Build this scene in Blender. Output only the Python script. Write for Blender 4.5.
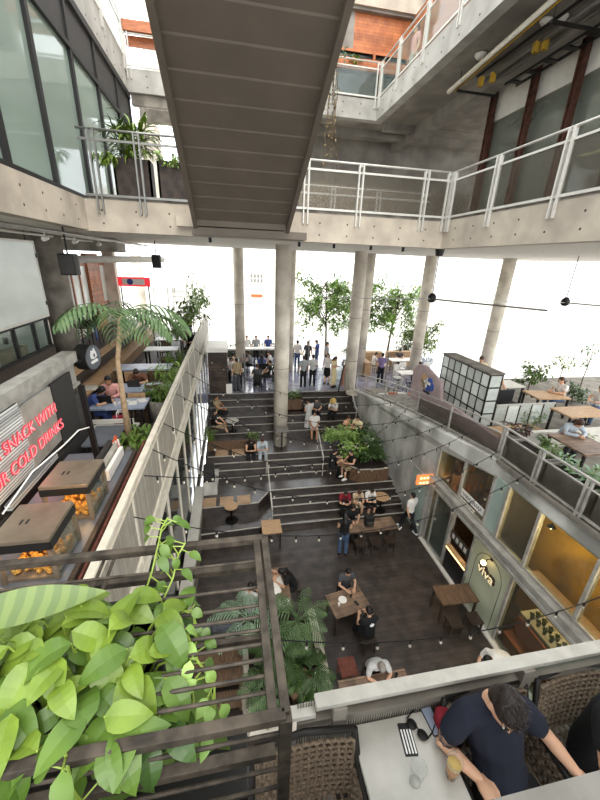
import bpy, bmesh, math, random
from mathutils import Vector, Matrix, Euler, Quaternion
random.seed(7)
PI = math.pi
S = bpy.context.scene
COL = S.collection
for o in list(bpy.data.objects): bpy.data.objects.remove(o)

# ---------------------------------------------------------------- camera, sky, sun, exposure
def camera():
    yaw, pitch, roll = .1971, .37364, -.0397
    cy, sy = math.cos(yaw), math.sin(yaw)
    f = Vector((sy*math.cos(pitch), cy*math.cos(pitch), -math.sin(pitch)))
    r = Vector((cy, -sy, 0)); d = f.cross(r)
    r2 = math.cos(roll)*r + math.sin(roll)*d
    d2 = -math.sin(roll)*r + math.cos(roll)*d
    cam = bpy.data.cameras.new('camera'); cam.sensor_fit = 'HORIZONTAL'; cam.sensor_width = 36
    cam.lens = 36*352.2/600; cam.clip_start = .02; cam.clip_end = 400
    o = bpy.data.objects.new('camera', cam); COL.objects.link(o)
    o.matrix_world = Matrix(((r2.x, -d2.x, -f.x, 0), (r2.y, -d2.y, -f.y, 0), (r2.z, -d2.z, -f.z, 9.4), (0, 0, 0, 1)))
    S.camera = o
camera()
W = bpy.data.worlds.new('overcast_sky'); S.world = W; W.use_nodes = True
bg = W.node_tree.nodes['Background']; bg.inputs[0].default_value = (.93, .97, 1.0, 1); bg.inputs[1].default_value = 3.0
sun = bpy.data.lights.new('sun', 'SUN'); sun.energy = 2.2; sun.angle = math.radians(55); sun.color = (1, .95, .87)
so = bpy.data.objects.new('sun', sun); COL.objects.link(so); so.rotation_euler = (math.radians(38), math.radians(8), 0)
S.view_settings.view_transform = 'Standard'; S.view_settings.look = 'None'; S.view_settings.gamma = 1
S.view_settings.use_curve_mapping = False; S.view_settings.exposure = 0.25

# ---------------------------------------------------------------- materials
M = {}
def srgb(h):
    c = [int(h[i:i+2], 16)/255 for i in (0, 2, 4)]
    return tuple(x/12.92 if x <= .04045 else ((x+.055)/1.055)**2.4 for x in c)
def mat(name, hx, rough=.6, metal=0, var=.18, scale=6, bump=0, hx2=None, spec=.5, trans=0, alpha=1, emit=None, es=0, stretch=(1, 1, 1), sharp=0, ior=1.45):
    """principled material whose colour wanders by a noise between hx and hx2 (or a darker hx)"""
    m = bpy.data.materials.new(name); m.use_nodes = True; nt = m.node_tree; b = nt.nodes['Principled BSDF']
    N = nt.nodes.new; Lk = nt.links.new
    tc = N('ShaderNodeTexCoord'); mp = N('ShaderNodeMapping'); mp.inputs['Scale'].default_value = stretch
    nz = N('ShaderNodeTexNoise'); nz.inputs['Scale'].default_value = scale; nz.inputs['Detail'].default_value = 5
    Lk(tc.outputs['Object'], mp.inputs[0]); Lk(mp.outputs[0], nz.inputs['Vector'])
    cr = N('ShaderNodeValToRGB'); a = srgb(hx); c = srgb(hx2) if hx2 else tuple(x*(1-var) for x in a)
    cr.color_ramp.elements[0].position = .35+sharp; cr.color_ramp.elements[1].position = .65-sharp
    cr.color_ramp.elements[0].color = (*c, 1); cr.color_ramp.elements[1].color = (*a, 1)
    Lk(nz.outputs['Fac'], cr.inputs[0]); Lk(cr.outputs[0], b.inputs['Base Color'])
    b.inputs['Roughness'].default_value = rough; b.inputs['Metallic'].default_value = metal
    b.inputs['Specular IOR Level'].default_value = spec; b.inputs['IOR'].default_value = ior
    b.inputs['Transmission Weight'].default_value = trans; b.inputs['Alpha'].default_value = alpha
    if emit: b.inputs['Emission Color'].default_value = (*srgb(emit), 1); b.inputs['Emission Strength'].default_value = es
    if bump:
        bp = N('ShaderNodeBump'); bp.inputs['Strength'].default_value = bump; bp.inputs['Distance'].default_value = .02
        Lk(nz.outputs['Fac'], bp.inputs['Height']); Lk(bp.outputs[0], b.inputs['Normal'])
    M[name] = m; return m
def planks(name, hx, hx2, width, axis, rough=.45, gap=.06, length=2.4, gapc='0a0908', roughvar=0):
    """boards of the given width laid across `axis` (0: boards stacked along x, 1: along y, 2: along z)"""
    m = mat(name, hx, rough, hx2=hx2, scale=3); nt = m.node_tree; b = nt.nodes['Principled BSDF']; N = nt.nodes.new; Lk = nt.links.new
    tc = N('ShaderNodeTexCoord'); sp = N('ShaderNodeSeparateXYZ'); Lk(tc.outputs['Object'], sp.inputs[0])
    dv = N('ShaderNodeMath'); dv.operation = 'DIVIDE'; dv.inputs[1].default_value = width; Lk(sp.outputs[axis], dv.inputs[0])
    fl = N('ShaderNodeMath'); fl.operation = 'FLOOR'; Lk(dv.outputs[0], fl.inputs[0])
    fr = N('ShaderNodeMath'); fr.operation = 'FRACT'; Lk(dv.outputs[0], fr.inputs[0])
    wn = N('ShaderNodeTexWhiteNoise'); wn.noise_dimensions = '1D'; Lk(fl.outputs[0], wn.inputs['W'])
    lt = N('ShaderNodeMath'); lt.operation = 'LESS_THAN'; lt.inputs[1].default_value = gap; Lk(fr.outputs[0], lt.inputs[0])
    old = b.inputs['Base Color'].links[0].from_socket
    br = N('ShaderNodeMapRange'); br.inputs[3].default_value = .75; br.inputs[4].default_value = 1.25; Lk(wn.outputs['Value'], br.inputs[0])
    mu = N('ShaderNodeMix'); mu.data_type = 'RGBA'; mu.blend_type = 'MULTIPLY'; mu.inputs[0].default_value = 1
    Lk(old, mu.inputs[6]); Lk(br.outputs[0], mu.inputs[7])
    mx = N('ShaderNodeMix'); mx.data_type = 'RGBA'; Lk(lt.outputs[0], mx.inputs[0]); Lk(mu.outputs[2], mx.inputs[6]); mx.inputs[7].default_value = (*srgb(gapc), 1)
    Lk(mx.outputs[2], b.inputs['Base Color'])
    if roughvar:
        nz = N('ShaderNodeTexNoise'); nz.inputs['Scale'].default_value = .8; Lk(tc.outputs['Object'], nz.inputs['Vector'])
        rr = N('ShaderNodeMapRange'); rr.inputs[3].default_value = rough-roughvar; rr.inputs[4].default_value = rough+roughvar
        Lk(nz.outputs['Fac'], rr.inputs[0]); Lk(rr.outputs[0], b.inputs['Roughness'])
    return m
def glass(name, tint, alpha, rough=.05):
    """thin architectural glass: see-through with a reflection"""
    m = bpy.data.materials.new(name); m.use_nodes = True; nt = m.node_tree; nt.nodes.clear(); N = nt.nodes.new; Lk = nt.links.new
    out = N('ShaderNodeOutputMaterial'); tr = N('ShaderNodeBsdfTransparent'); gl = N('ShaderNodeBsdfGlossy'); df = N('ShaderNodeBsdfDiffuse')
    tr.inputs[0].default_value = (*srgb(tint), 1); gl.inputs['Roughness'].default_value = rough; df.inputs[0].default_value = (*srgb(tint), 1)
    f0 = N('ShaderNodeFresnel'); f0.inputs[0].default_value = 1.5; ge = N('ShaderNodeNewGeometry'); iv = N('ShaderNodeMath'); iv.operation = 'SUBTRACT'; iv.inputs[0].default_value = 1; Lk(ge.outputs['Backfacing'], iv.inputs[1])
    fr = N('ShaderNodeMath'); fr.operation = 'MULTIPLY'; Lk(f0.outputs[0], fr.inputs[0]); Lk(iv.outputs[0], fr.inputs[1])
    m1 = N('ShaderNodeMixShader'); m2 = N('ShaderNodeMixShader'); m1.inputs[0].default_value = alpha
    nz = N('ShaderNodeTexNoise'); nz.inputs['Scale'].default_value = 3; mr = N('ShaderNodeMapRange'); mr.inputs[3].default_value = alpha*.7; mr.inputs[4].default_value = min(1, alpha*1.3)
    Lk(nz.outputs['Fac'], mr.inputs[0]); Lk(mr.outputs[0], m1.inputs[0])
    Lk(tr.outputs[0], m1.inputs[1]); Lk(df.outputs[0], m1.inputs[2]); Lk(fr.outputs[0], m2.inputs[0]); Lk(m1.outputs[0], m2.inputs[1]); Lk(gl.outputs[0], m2.inputs[2])
    Lk(m2.outputs[0], out.inputs[0]); M[name] = m; return m
def meshmat(name, hx, dens, scale):
    """expanded-metal mesh: a fine see-through lattice"""
    m = mat(name, hx, .5, .6); nt = m.node_tree; b = nt.nodes['Principled BSDF']; N = nt.nodes.new; Lk = nt.links.new
    tc = N('ShaderNodeTexCoord'); mp = N('ShaderNodeMapping'); mp.inputs['Rotation'].default_value = (.78, .78, .78)
    ch = N('ShaderNodeTexWave'); ch.inputs['Scale'].default_value = scale; ch.inputs['Distortion'].default_value = 0
    Lk(tc.outputs['Object'], mp.inputs[0]); Lk(mp.outputs[0], ch.inputs['Vector'])
    gt = N('ShaderNodeMath'); gt.operation = 'LESS_THAN'; gt.inputs[1].default_value = dens; Lk(ch.outputs['Fac'], gt.inputs[0]); Lk(gt.outputs[0], b.inputs['Alpha'])
    return m

mat('concrete', 'b5a998', .85, hx2='9b9082', scale=1.6, bump=.12)
mat('pale_concrete', 'dbd2c2', .85, hx2='b8ae9f', scale=1.5, bump=.1)
mat('wet_concrete', 'd2d0c9', .8, hx2='8b8982', scale=1.1, bump=.2, stretch=(1, 1, .6))
mat('dark_concrete', '8a8378', .85, hx2='655f56', scale=2.4, bump=.15)
mat('ceiling_white', 'd8d2c8', .8, var=.12)
mat('soffit_grey', '8a847b', .85, hx2='6d675f', scale=1.2)
mat('stair_paint', '6b6155', .7, hx2='635a4f', scale=2)
mat('white_metal', 'c4c0b7', .4, .1, var=.1)
mat('cream_metal', 'dcd4c2', .5, .0, var=.15)
mat('grey_metal', '8d8b86', .4, .6, var=.2)
mat('galvanised', 'bbb7ae', .42, .25, hx2='9b978f', scale=5)
mat('dark_metal', '2c2926', .5, .5, var=.25)
mat('black_metal', '151414', .45, .4, var=.2)
mat('rust_steel', '5a3626', .8, .2, hx2='3a2218', scale=9)
mat('weathered_bar', '544b40', .75, .1, hx2='2f2922', scale=22, bump=.3, stretch=(1, 1, 1))
mat('stainless', 'c9c2b6', .35, .35, hx2='aaa398', scale=3)
mat('wood_top', '8c6a50', .5, hx2='5d4433', scale=5, stretch=(1, 6, 1))
mat('light_wood', 'c2a07a', .5, hx2='a5825e', scale=5, stretch=(1, 6, 1))
mat('red_wood', 'a8623a', .5, hx2='8a4c2b', scale=4, stretch=(1, 1, 5))
mat('dark_wood', '43352b', .55, hx2='2a201a', scale=6, stretch=(1, 5, 1))
mat('brown_wood', '715841', .6, hx2='4c3827', scale=5, stretch=(6, 1, 1))
mat('stone_wall', '9a8f80', .9, hx2='5f564b', scale=26, bump=.3)
mat('white_paint', 'eeeae2', .5, var=.06)
mat('off_white', 'd9d4c9', .55, var=.1)
mat('table_white', 'c2beb5', .35, hx2='aeaaa0', scale=5)
mat('black_paint', '191817', .6, var=.2)
mat('charcoal', '35322f', .7, var=.2)
mat('planter_grey', '948f86', .85, hx2='7a756d', scale=3, bump=.15)
mat('mauve_paint', 'b09c9a', .7, hx2='9c8886', scale=2)
mat('sage_paint', 'c6caae', .6, hx2='b8bca0', scale=2)
mat('parapet_grey', '6e6b65', .8, hx2='5c5953', scale=14)
mat('upper_concrete', 'aaa69e', .85, hx2='8f8b83', scale=1.5, bump=.1)
mat('cap_paint', 'bfbbb1', .5, hx2='aca89e', scale=9)
mat('yellow_wall', 'c39a2c', .6, hx2='8d6d1c', scale=1.5)
mat('mint_panel', 'a9b8ae', .5, hx2='93a399', scale=1)
mat('black_pot', '1d1b19', .6, var=.2)
mat('soil', '2a2018', .95, hx2='17110c', scale=30, bump=.5)
mat('rubber', '1b1a19', .8)
mat('wicker', '85735f', .7, hx2='5e5143', scale=60, bump=.15)
mat('beige_pad', 'b79a7c', .8, hx2='a3876a', scale=3)
mat('paper', 'e9e5dc', .8, var=.05)
mat('orange_paint', 'd0582c', .6)
mat('red_paint', 'b4312a', .5)
mat('blue_paint', '33519c', .5)
mat('blue_tabletop', 'aab4c6', .3, hx2='8e99ad', scale=3)
mat('grey_plastic', '666a70', .4, var=.2)
mat('brick_red', '7a4536', .8, hx2='5e3226', scale=12)
mat('hedge_ground', '5a5a4a', .9, hx2='40402f', scale=3)
mat('paving', 'cfcac2', .8, hx2='b5b0a6', scale=2)
mat('building_white', 'e8e4dc', .7, var=.06)
planks('deck', '4a403a', '2e2723', .142, 1, .42, .05, roughvar=.1)
planks('deck_steps', '433a35', '2a2420', .142, 1, .36, .05, roughvar=.12)
planks('deck_upper', '9c9cb2', '7e7e92', .142, 1, .2, .04, roughvar=.06)  # dark boards; the lavender base has the sky's reflection painted in
for _n, _w, _r in (('deck', .35, .32), ('deck_steps', .8, .25)):
    _b = M[_n].node_tree.nodes['Principled BSDF']; _b.inputs['Coat Weight'].default_value = _w; _b.inputs['Coat Roughness'].default_value = _r; _b.inputs['Coat IOR'].default_value = 1.6
_b = M['deck_upper'].node_tree.nodes['Principled BSDF']; _b.inputs['Coat Weight'].default_value = 1; _b.inputs['Coat Roughness'].default_value = .12; _b.inputs['Coat IOR'].default_value = 1.9
planks('slat_front', '4c3c31', '2f241c', .16, 2, .5, .1)
planks('table_planks', '967a62', '6b5545', .16, 1, .5, .05)
planks('terrace_boards', '5b5149', '463d36', .14, 0, .6, .06)
planks('rib_screen', 'a8a398', '8c867b', .016, 0, .5, .4, gapc='4a463f')
planks('rib_screen_y', 'a39d90', '928b7e', .03, 1, .5, .25, gapc='7a746a')
glass('court_glass', '454f4a', .3, .08)
planks('slat_steel', '5c5955', '44413e', .05, 2, .6, .35, gapc='1a1918')
planks('louvre_white', 'dcdcd8', 'c9c9c4', .045, 2, .5, .3, gapc='6a6a68')
planks('orange_boards', 'b06a3c', '8f4f28', .11, 2, .5, .06, gapc='5a2d16')
glass('clear_glass', 'dfe8e4', .05)
glass('reflection_tint_glass', 'a3a79a', .32, .04)  # grey-green veil in the colour stands in for reflections on the panes
glass('green_curtain_glass', '98a79b', .88, .06)
glass('dark_shop_glass', 'd3d6cc', .04, .03)
glass('frosted_glass', 'eef3ec', .92, .2)
glass('block_glass', 'e4e8e1', .6, .15)
glass('drink_glass', 'f2f5f4', .07, .18)
meshmat('wire_mesh', '5a5347', .28, 45)
meshmat('white_mesh', 'cfcabf', .45, 60)
mat('nosing', 'b9b4aa', .5, var=.25, scale=9)
mat('leaf_lime', '6e842b', .42, hx2='586e20', scale=12)
mat('warmer_steel', '9a8b78', .35, .4, hx2='7d705f', scale=3)
mat('leaf_green', '587229', .42, hx2='445e1f', scale=10)
mat('leaf_deep', '405a26', .45, hx2='2c441a', scale=10)
mat('leaf_palm', '627a4c', .5, hx2='465f38', scale=8)
mat('leaf_pale', '8fa888', .5, hx2='6c8768', scale=8)
mat('leaf_tree', '93b05a', .55, hx2='6c8c42', scale=4)
mat('leaf_dry', '8f7c55', .8, hx2='6c5a3a', scale=8)
mat('stem_green', '8aa040', .5)
mat('bark', '6b5a48', .9, hx2='4c3f32', scale=14, bump=.4)
mat('trunk_pale', 'a99274', .8, hx2='8a7558', scale=14, bump=.3)
mat('skin', 'd7a888', .55, var=.08)
mat('skin_tan', 'b98562', .55, var=.08)
mat('lips', 'a85e52', .5)
mat('eye_dark', '1b1512', .3)
mat('eye_white', 'e8e4de', .3)
mat('hair_black', '17120f', .5, var=.4, scale=40)
mat('hair_brown', '4a2c1c', .5, var=.4, scale=40)
mat('hair_grey', '9a938a', .6, var=.3, scale=40)
mat('hair_dark_brown', '2a1e17', .5, var=.5, scale=60)
mat('straw', 'cfae68', .8)
for n, h in dict(navy='171b2b', black='161618', white='e6e2dc', grey='9d9fa0', lightgrey='c3c1bd', red='8f2230', pink='e0a39a', beige='cdb597', denim='4a5f7d', blue='43558f', khaki='9c8a6a', brown='6b4a36', palegrey='b7c0c8', lilac='8f7da8', cream='e3d4a8', darkgrey='4b4b4e', peach='e0a88c').items():
    mat('cloth_'+n, h, .85, var=.15, scale=14)
def emitm(name, hx, es):
    return mat(name, hx, .5, emit=hx, es=es)
mat('leaf_striped', '66773f', .5, hx2='566839', scale=1)
_nt = M['leaf_striped'].node_tree; _w = _nt.nodes.new('ShaderNodeTexWave'); _w.bands_direction = 'X'; _w.inputs['Scale'].default_value = 9; _w.inputs['Distortion'].default_value = 1.5
_nt.links.new(_nt.nodes['Texture Coordinate'].outputs['Object'], _w.inputs['Vector']); _nt.links.new(_w.outputs['Fac'], _nt.nodes['Color Ramp'].inputs[0])
emitm('neon_red', 'ff767c', 2.4)
emitm('neon_halo', 'c4444e', .3)
emitm('bulb_warm', 'ffd79a', 8)
emitm('lamp_yellow', 'ffcf6a', 6)
emitm('orange_light', 'e8874e', .8)
mat('letter_light', 'fff0c8', .5, emit='ffe6b0', es=.5)
emitm('tube_white', 'fff1c4', 3)
emitm('screen_red', 'd8323a', .8)
emitm('strip_warm', 'ffd28a', 3)
mat('white_print', 'f2f0ec', .6, var=.03)
mat('beer', 'd98a2b', .2, hx2='c77a20', trans=.3)
mat('popcorn', 'e0b45a', .8, hx2='b9742c', scale=40, bump=.8)
glass('bulb_glass', 'e4ddcf', .4, .1)

# ---------------------------------------------------------------- mesh helpers
class MB:
    """collects shapes and links them as one mesh object"""
    def __init__(s): s.bm = bmesh.new(); s.mi = 0
    def face(s, vs):
        try: f = s.bm.faces.new(vs); f.material_index = s.mi; return f
        except ValueError: return None
    def box(s, c, d, rz=0, rx=0, ry=0):
        R = Euler((rx, ry, rz)).to_matrix(); vs = []
        for x in (-.5, .5):
            for y in (-.5, .5):
                for z in (-.5, .5): vs.append(s.bm.verts.new(Vector(c)+R@Vector((x*d[0], y*d[1], z*d[2]))))
        for q in ((0, 1, 3, 2), (4, 6, 7, 5), (0, 4, 5, 1), (2, 3, 7, 6), (0, 2, 6, 4), (1, 5, 7, 3)): s.face([vs[i] for i in q])
        return s
    def bb(s, x0, x1, y0, y1, z0, z1): return s.box(((x0+x1)/2, (y0+y1)/2, (z0+z1)/2), (x1-x0, y1-y0, z1-z0))
    def loft(s, rings, cap=True):
        vr = [[s.bm.verts.new(p) for p in r] for r in rings]
        n = len(vr[0])
        for a, b in zip(vr, vr[1:]):
            for i in range(n): s.face([a[i], a[(i+1) % n], b[(i+1) % n], b[i]])
        if cap: s.face(vr[0][::-1]); s.face(vr[-1])
        return s
    def tube(s, pts, r, n=8, cap=True, flat=1, up=None):
        pts = [Vector(p) for p in pts]; k = len(pts); rr = r if isinstance(r, (list, tuple)) else [r]*k
        rings = []; prev = None
        for i, p in enumerate(pts):
            t = (pts[min(i+1, k-1)]-pts[max(i-1, 0)]).normalized()
            if prev is None:
                u = Vector(up) if up else (Vector((0, 0, 1)) if abs(t.z) < .9 else Vector((1, 0, 0)))
            else: u = prev
            u = (u-t*u.dot(t))
            if u.length < 1e-5: u = t.orthogonal()
            u.normalize(); prev = u; v = t.cross(u)
            rings.append([p+(u*math.cos(2*PI*j/n)*flat+v*math.sin(2*PI*j/n))*rr[i] for j in range(n)])
        return s.loft(rings, cap)
    def bar(s, p0, p1, w, h=None):
        """square bar between two points"""
        h = h or w; p0 = Vector(p0); p1 = Vector(p1); t = (p1-p0).normalized()
        u = Vector((0, 0, 1)) if abs(t.z) < .9 else Vector((0, 1, 0))
        v = t.cross(u).normalized(); u = v.cross(t)
        q = [(-1, -1), (1, -1), (1, 1), (-1, 1)]
        return s.loft([[p+v*a*w/2+u*b*h/2 for a, b in q] for p in (p0, p1)])
    def lathe(s, prof, c=(0, 0, 0), n=20, R=None):
        c = Vector(c); R = R or Matrix.Identity(3)
        return s.loft([[c+R@Vector((r*math.cos(2*PI*j/n), r*math.sin(2*PI*j/n), z)) for j in range(n)] for r, z in prof])
    def ball(s, c, r, n=10, m=7, R=None):
        r = r if isinstance(r, (list, tuple)) else (r, r, r); c = Vector(c); R = R or Matrix.Identity(3)
        rings = []
        for i in range(m):
            t = -PI/2+PI*(i+.02)/(m-1+.04) if 0 < i < m-1 else (-PI/2+.06 if i == 0 else PI/2-.06)
            rings.append([c+R@Vector((r[0]*math.cos(t)*math.cos(2*PI*j/n), r[1]*math.cos(t)*math.sin(2*PI*j/n), r[2]*math.sin(t))) for j in range(n)])
        return s.loft(rings)
    def prism(s, poly, a0, a1, axis=2):
        """polygon extruded along an axis; poly gives the other two coordinates in order"""
        def P(p, a):
            return Vector((p[0], p[1], a)) if axis == 2 else Vector((p[0], a, p[1])) if axis == 1 else Vector((a, p[0], p[1]))
        return s.loft([[P(p, a) for p in poly] for a in (a0, a1)])
    def quad(s, a, b, c, d): s.face([s.bm.verts.new(p) for p in (a, b, c, d)]); return s
    def leaf(s, base, d, up, L, Wd, droop=.3, fold=.25, n=5, shape='ovate'):
        """a leaf blade with a folded midrib, curving over"""
        d = Vector(d).normalized(); up = Vector(up); up = (up-d*up.dot(d))
        if up.length < 1e-4: up = d.orthogonal()
        up.normalize(); sd = d.cross(up); base = Vector(base); rows = []
        p = base.copy(); ang = 0
        for i in range(n+1):
            t = i/n
            w = {'ovate': 2.55*(t+.004)**.56*max(0, 1-t), 'lance': math.sin(PI*(t*.96+.04))**.9, 'heart': (math.sin(PI*min(1, t*.62+.36)))*(1 if t < .97 else .05) if t > .01 else .5, 'strap': min(1, 6*t+.3)*(1-t**5)}[shape]*Wd/2
            if i == n: w = Wd*.01
            dd = d*math.cos(ang)-up*math.sin(ang); uu = up*math.cos(ang)+d*math.sin(ang)
            rows.append([s.bm.verts.new(q) for q in (p-sd*w+uu*w*fold, p, p+sd*w+uu*w*fold)])
            p = p+dd*(L/n); ang += droop/n*2
        for a, b in zip(rows, rows[1:]):
            s.face([a[0], a[1], b[1], b[0]]); s.face([a[1], a[2], b[2], b[1]])
        return s
    def bevel(s, w=.01, seg=2):
        bmesh.ops.bevel(s.bm, geom=[e for e in s.bm.edges], offset=w, segments=seg, profile=.7, affect='EDGES'); return s
    def mesh(s, name, mats, smooth=False):
        me = bpy.data.meshes.new(name); bmesh.ops.recalc_face_normals(s.bm, faces=s.bm.faces[:]); s.bm.to_mesh(me); s.bm.free()
        for m in (mats if isinstance(mats, (list, tuple)) else [mats]): me.materials.append(M[m])
        if smooth: me.shade_smooth()
        return me
    def build(s, name, mats, parent=None, smooth=False, loc=None):
        return link(name, s.mesh(name, mats, smooth), parent, loc)
def link(name, me, parent=None, loc=None):
    o = bpy.data.objects.new(name, me); COL.objects.link(o)
    if parent: o.parent = parent
    if loc: o.location = loc
    return o
def tag(o, label, cat, group=None, kind=None):
    o['label'] = label; o['category'] = cat
    if group: o['group'] = group
    if kind: o['kind'] = kind
    return o
def thing(name, label, cat, loc, rz=0, group=None):
    o = bpy.data.objects.new(name, None); o.empty_display_size = .1; COL.objects.link(o); o.location = loc; o.rotation_euler = (0, 0, rz)
    return tag(o, label, cat, group)
def struct(name, mb, mats, smooth=False, parent=None):
    o = mb.build(name, mats, parent, smooth)
    if not parent: o['kind'] = 'structure'
    return o
def stuff(o): o['kind'] = 'stuff'; return o
def dup(root, loc, rz=0, label=None, group=None, scale=None):
    def cp(o, par):
        c = o.copy(); COL.objects.link(c)
        if par: c.parent = par
        for ch in [x for x in bpy.data.objects if x.parent == o]: cp(ch, c)
        return c
    r = cp(root, None); r.location = loc; r.rotation_euler = (0, 0, rz)
    if label: r['label'] = label
    if group: r['group'] = group
    if scale: r.scale = scale if isinstance(scale, (tuple, list)) else (scale,)*3
    return r
def rnd(a, b): return random.uniform(a, b)
def text(name, body, size, mat_, parent, loc, rot, depth=.01, align='CENTER', bevel=0, shear=0, off=0):
    cu = bpy.data.curves.new(name, 'FONT'); cu.body = body; cu.size = size; cu.extrude = depth; cu.align_x = align; cu.align_y = 'CENTER'; cu.bevel_depth = bevel; cu.shear = shear; cu.offset = off
    t = bpy.data.objects.new('tmp_text', cu); COL.objects.link(t); bpy.context.view_layer.update()
    me = bpy.data.meshes.new_from_object(t.evaluated_get(bpy.context.evaluated_depsgraph_get())); bpy.data.objects.remove(t); bpy.data.curves.remove(cu)
    me.materials.clear(); me.materials.append(M[mat_])
    o = link(name, me, parent, loc); o.rotation_euler = rot; return o
# ================================================================ THE SETTING
LX, RX = -1.5, 6.72           # the two long walls of the court
BX0, BX1, BY = -3.26, 5.9, 10 # the bridge's opening one storey up
struct('floor', MB().bb(-1.6, 6.9, -4, 10.7, -.2, 0), 'deck')
# --- steps and seating terraces, z rising to the upper deck
def steps():
    m = MB(); e = MB()
    # (front edge Y, z top, back Y) ; x from the left wall to the right wall
    F = [(10.52, .17), (10.86, .34), (11.15, .51), (11.45, .68), (11.75, .85)]
    for y, z in F:
        m.bb(1.25, 6.95, y, 11.76 if z < .85 else 12.7, z-.17, z); e.bb(1.25, 6.6, y-.012, y+.03, z-.015, z+.012)
    # left of the handrail the terrace comes forward as two tall seats with a slanted return
    for dz, pts in ((.43, [(-1.3, 10.1), (.75, 10.2), (1.25, 10.65), (1.25, 12.7), (-1.3, 12.7)]), (.85, [(-1.3, 11.0), (.75, 11.05), (1.25, 11.75), (1.25, 12.7), (-1.3, 12.7)])):
        m.prism(pts, 0, dz, 2)
        for a, b in zip(pts[:2], pts[1:3]): e.bar((*a, dz), (*b, dz), .04, .03)
    # right: tall seat beside the wall
    for dz, pts in ((.43, [(6.95, 10.95), (6.95, 11.9), (4.0, 11.9), (4.0, 11.3), (4.45, 10.95)]),):
        m.prism(pts, 0, dz, 2)
    F = [(12.6, 1.02), (12.88, 1.19), (13.18, 1.36), (13.48, 1.53)]
    for y, z in F:
        m.bb(-1.3, 6.9, y, 13.5 if z < 1.5 else 15.3, z-.17-.5, z); e.bb(-1.2, 6.4, y-.012, y+.03, z-.015, z+.012)
    F = [(15.05, 1.8), (15.4, 2.05), (15.75, 2.3)]
    for y, z in F:
        m.bb(-1.3, 6.8, y, 16.9, z-.27-.5, z); e.bb(-1.2, 6.2, y-.012, y+.03, z-.012, z+.01)
    F = [(16.42, 2.57), (16.68, 2.84), (16.94, 3.08)]
    for y, z in F:
        m.bb(-1.3, 6.6, y, 17.3, z-.27-.5, z); e.bb(-1.2, 6.0, y-.012, y+.03, z-.012, z+.01)
    s = struct('trim_1', m, 'deck_steps'); n = struct('trim_2', e, 'nosing')
steps()
struct('floor_upper', MB().bb(-2.6, 14.5, 17.0, 24.2, 2.6, 3.1), 'deck_upper')
struct('ground', MB().bb(-80, 90, 24.2, 140, 1.9, 2.35), 'paving')
struct('ground_side', MB().bb(14.5, 90, -20, 24.2, 1.9, 2.3), 'paving')
# --- right wall: ramp wall, concrete band
def xr(y): return RX-max(0, y-9.25)*.075
w = MB()
prof = [(16.9, 0), (16.9, 3.2), (11.85, 4.05), (6.9, 4.77), (-3, 4.77), (-3, 4.33), (6.67, 4.33), (9.25, 3.72), (9.25, 0)]
for rings in [[(xr(y)+dx, y, z) for y, z in prof] for dx in (0,)]:
    pass
w.loft([[(xr(y)+dx, y, z) for y, z in prof] for dx in (0, .28)])
struct('wall_right', w, 'wet_concrete')
struct('trim_3', MB().loft([[(x, y, z) for x in (xr(y)-.05, xr(y)+.3) for z in ((4.7, 4.8) if x < xr(y) else (4.8, 4.7))] for y in (-3, 6.9)]), 'dark_concrete')
# ramp + right terrace floor
struct('floor_terrace_right', MB().prism([(-3, 4.35), (-3, 4.72), (7, 4.72), (11.9, 4.0), (17, 3.15), (17, 2.8), (11.9, 3.6), (9.3, 4.3)], 6.9, 8.4, 0).bb(8.4, 22, -3, 13.5, 4.3, 4.72), 'dark_concrete')
# shop behind the glass
struct('wall_shop', MB().bb(12.2, 12.4, -3, 9.4, 0, 4.3).bb(6.95, 12.4, 9.3, 9.5, 0, 4.2).bb(6.95, 12.4, -3.2, -3, 0, 4.3), 'yellow_wall')
struct('floor_shop', MB().bb(6.9, 12.4, -3, 9.4, -.2, -.005), 'dark_wood')
struct('wall_shop_partition', MB().bb(7.0, 9.2, 7.0, 7.1, 0, 4.3), 'charcoal')
struct('wall_shop_back', MB().bb(9.0, 9.15, 2.5, 7.0, 0, 3.0), 'yellow_wall')
struct('ceiling_shop', MB().bb(8.9, 12.3, -3, 9.3, 4.25, 4.29), 'charcoal')
# --- left wall under the terrace: slab edge, glass, low ledge
struct('floor_terrace_left', MB().bb(-8.6, -1.55, 2.2, 22.8, 4.85, 5.08).bb(-8.6, -1.55, -2, 2.2, 4.85, 5.08), 'terrace_boards')
struct('trim_4', MB().bb(-1.56, -1.44, -2, 23, 4.72, 4.95).bb(-1.62, -1.54, -2, 23, 4.62, 4.72), 'cream_metal')
struct('trim_5', MB().bb(-1.56, -1.24, -1, 11.6, 1.2, 1.4), 'white_metal')
struct('trim_6', MB().bb(-1.5, -1.3, -1, 11.6, 0, 1.2), 'dark_concrete')
g = MB()
for y in [1+i*1.55 for i in range(14)]: g.bb(-1.64, -1.585, y-.045, y+.045, 1.3 if y < 11.6 else .8, 4.75)
struct('trim_7', g, 'cream_metal')
struct('window_1', MB().bb(-1.64, -1.62, -2, 22, .9, 4.75), 'court_glass')
struct('wall_left', MB().bb(-5, -4.8, -2, 22.8, 0, 4.85).bb(-4.9, -1.6, 22, 22.2, 0, 4.8), 'soffit_grey')
struct('floor_left_rooms', MB().bb(-5, -1.6, -2, 22.8, 0, .3), 'dark_concrete')
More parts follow.
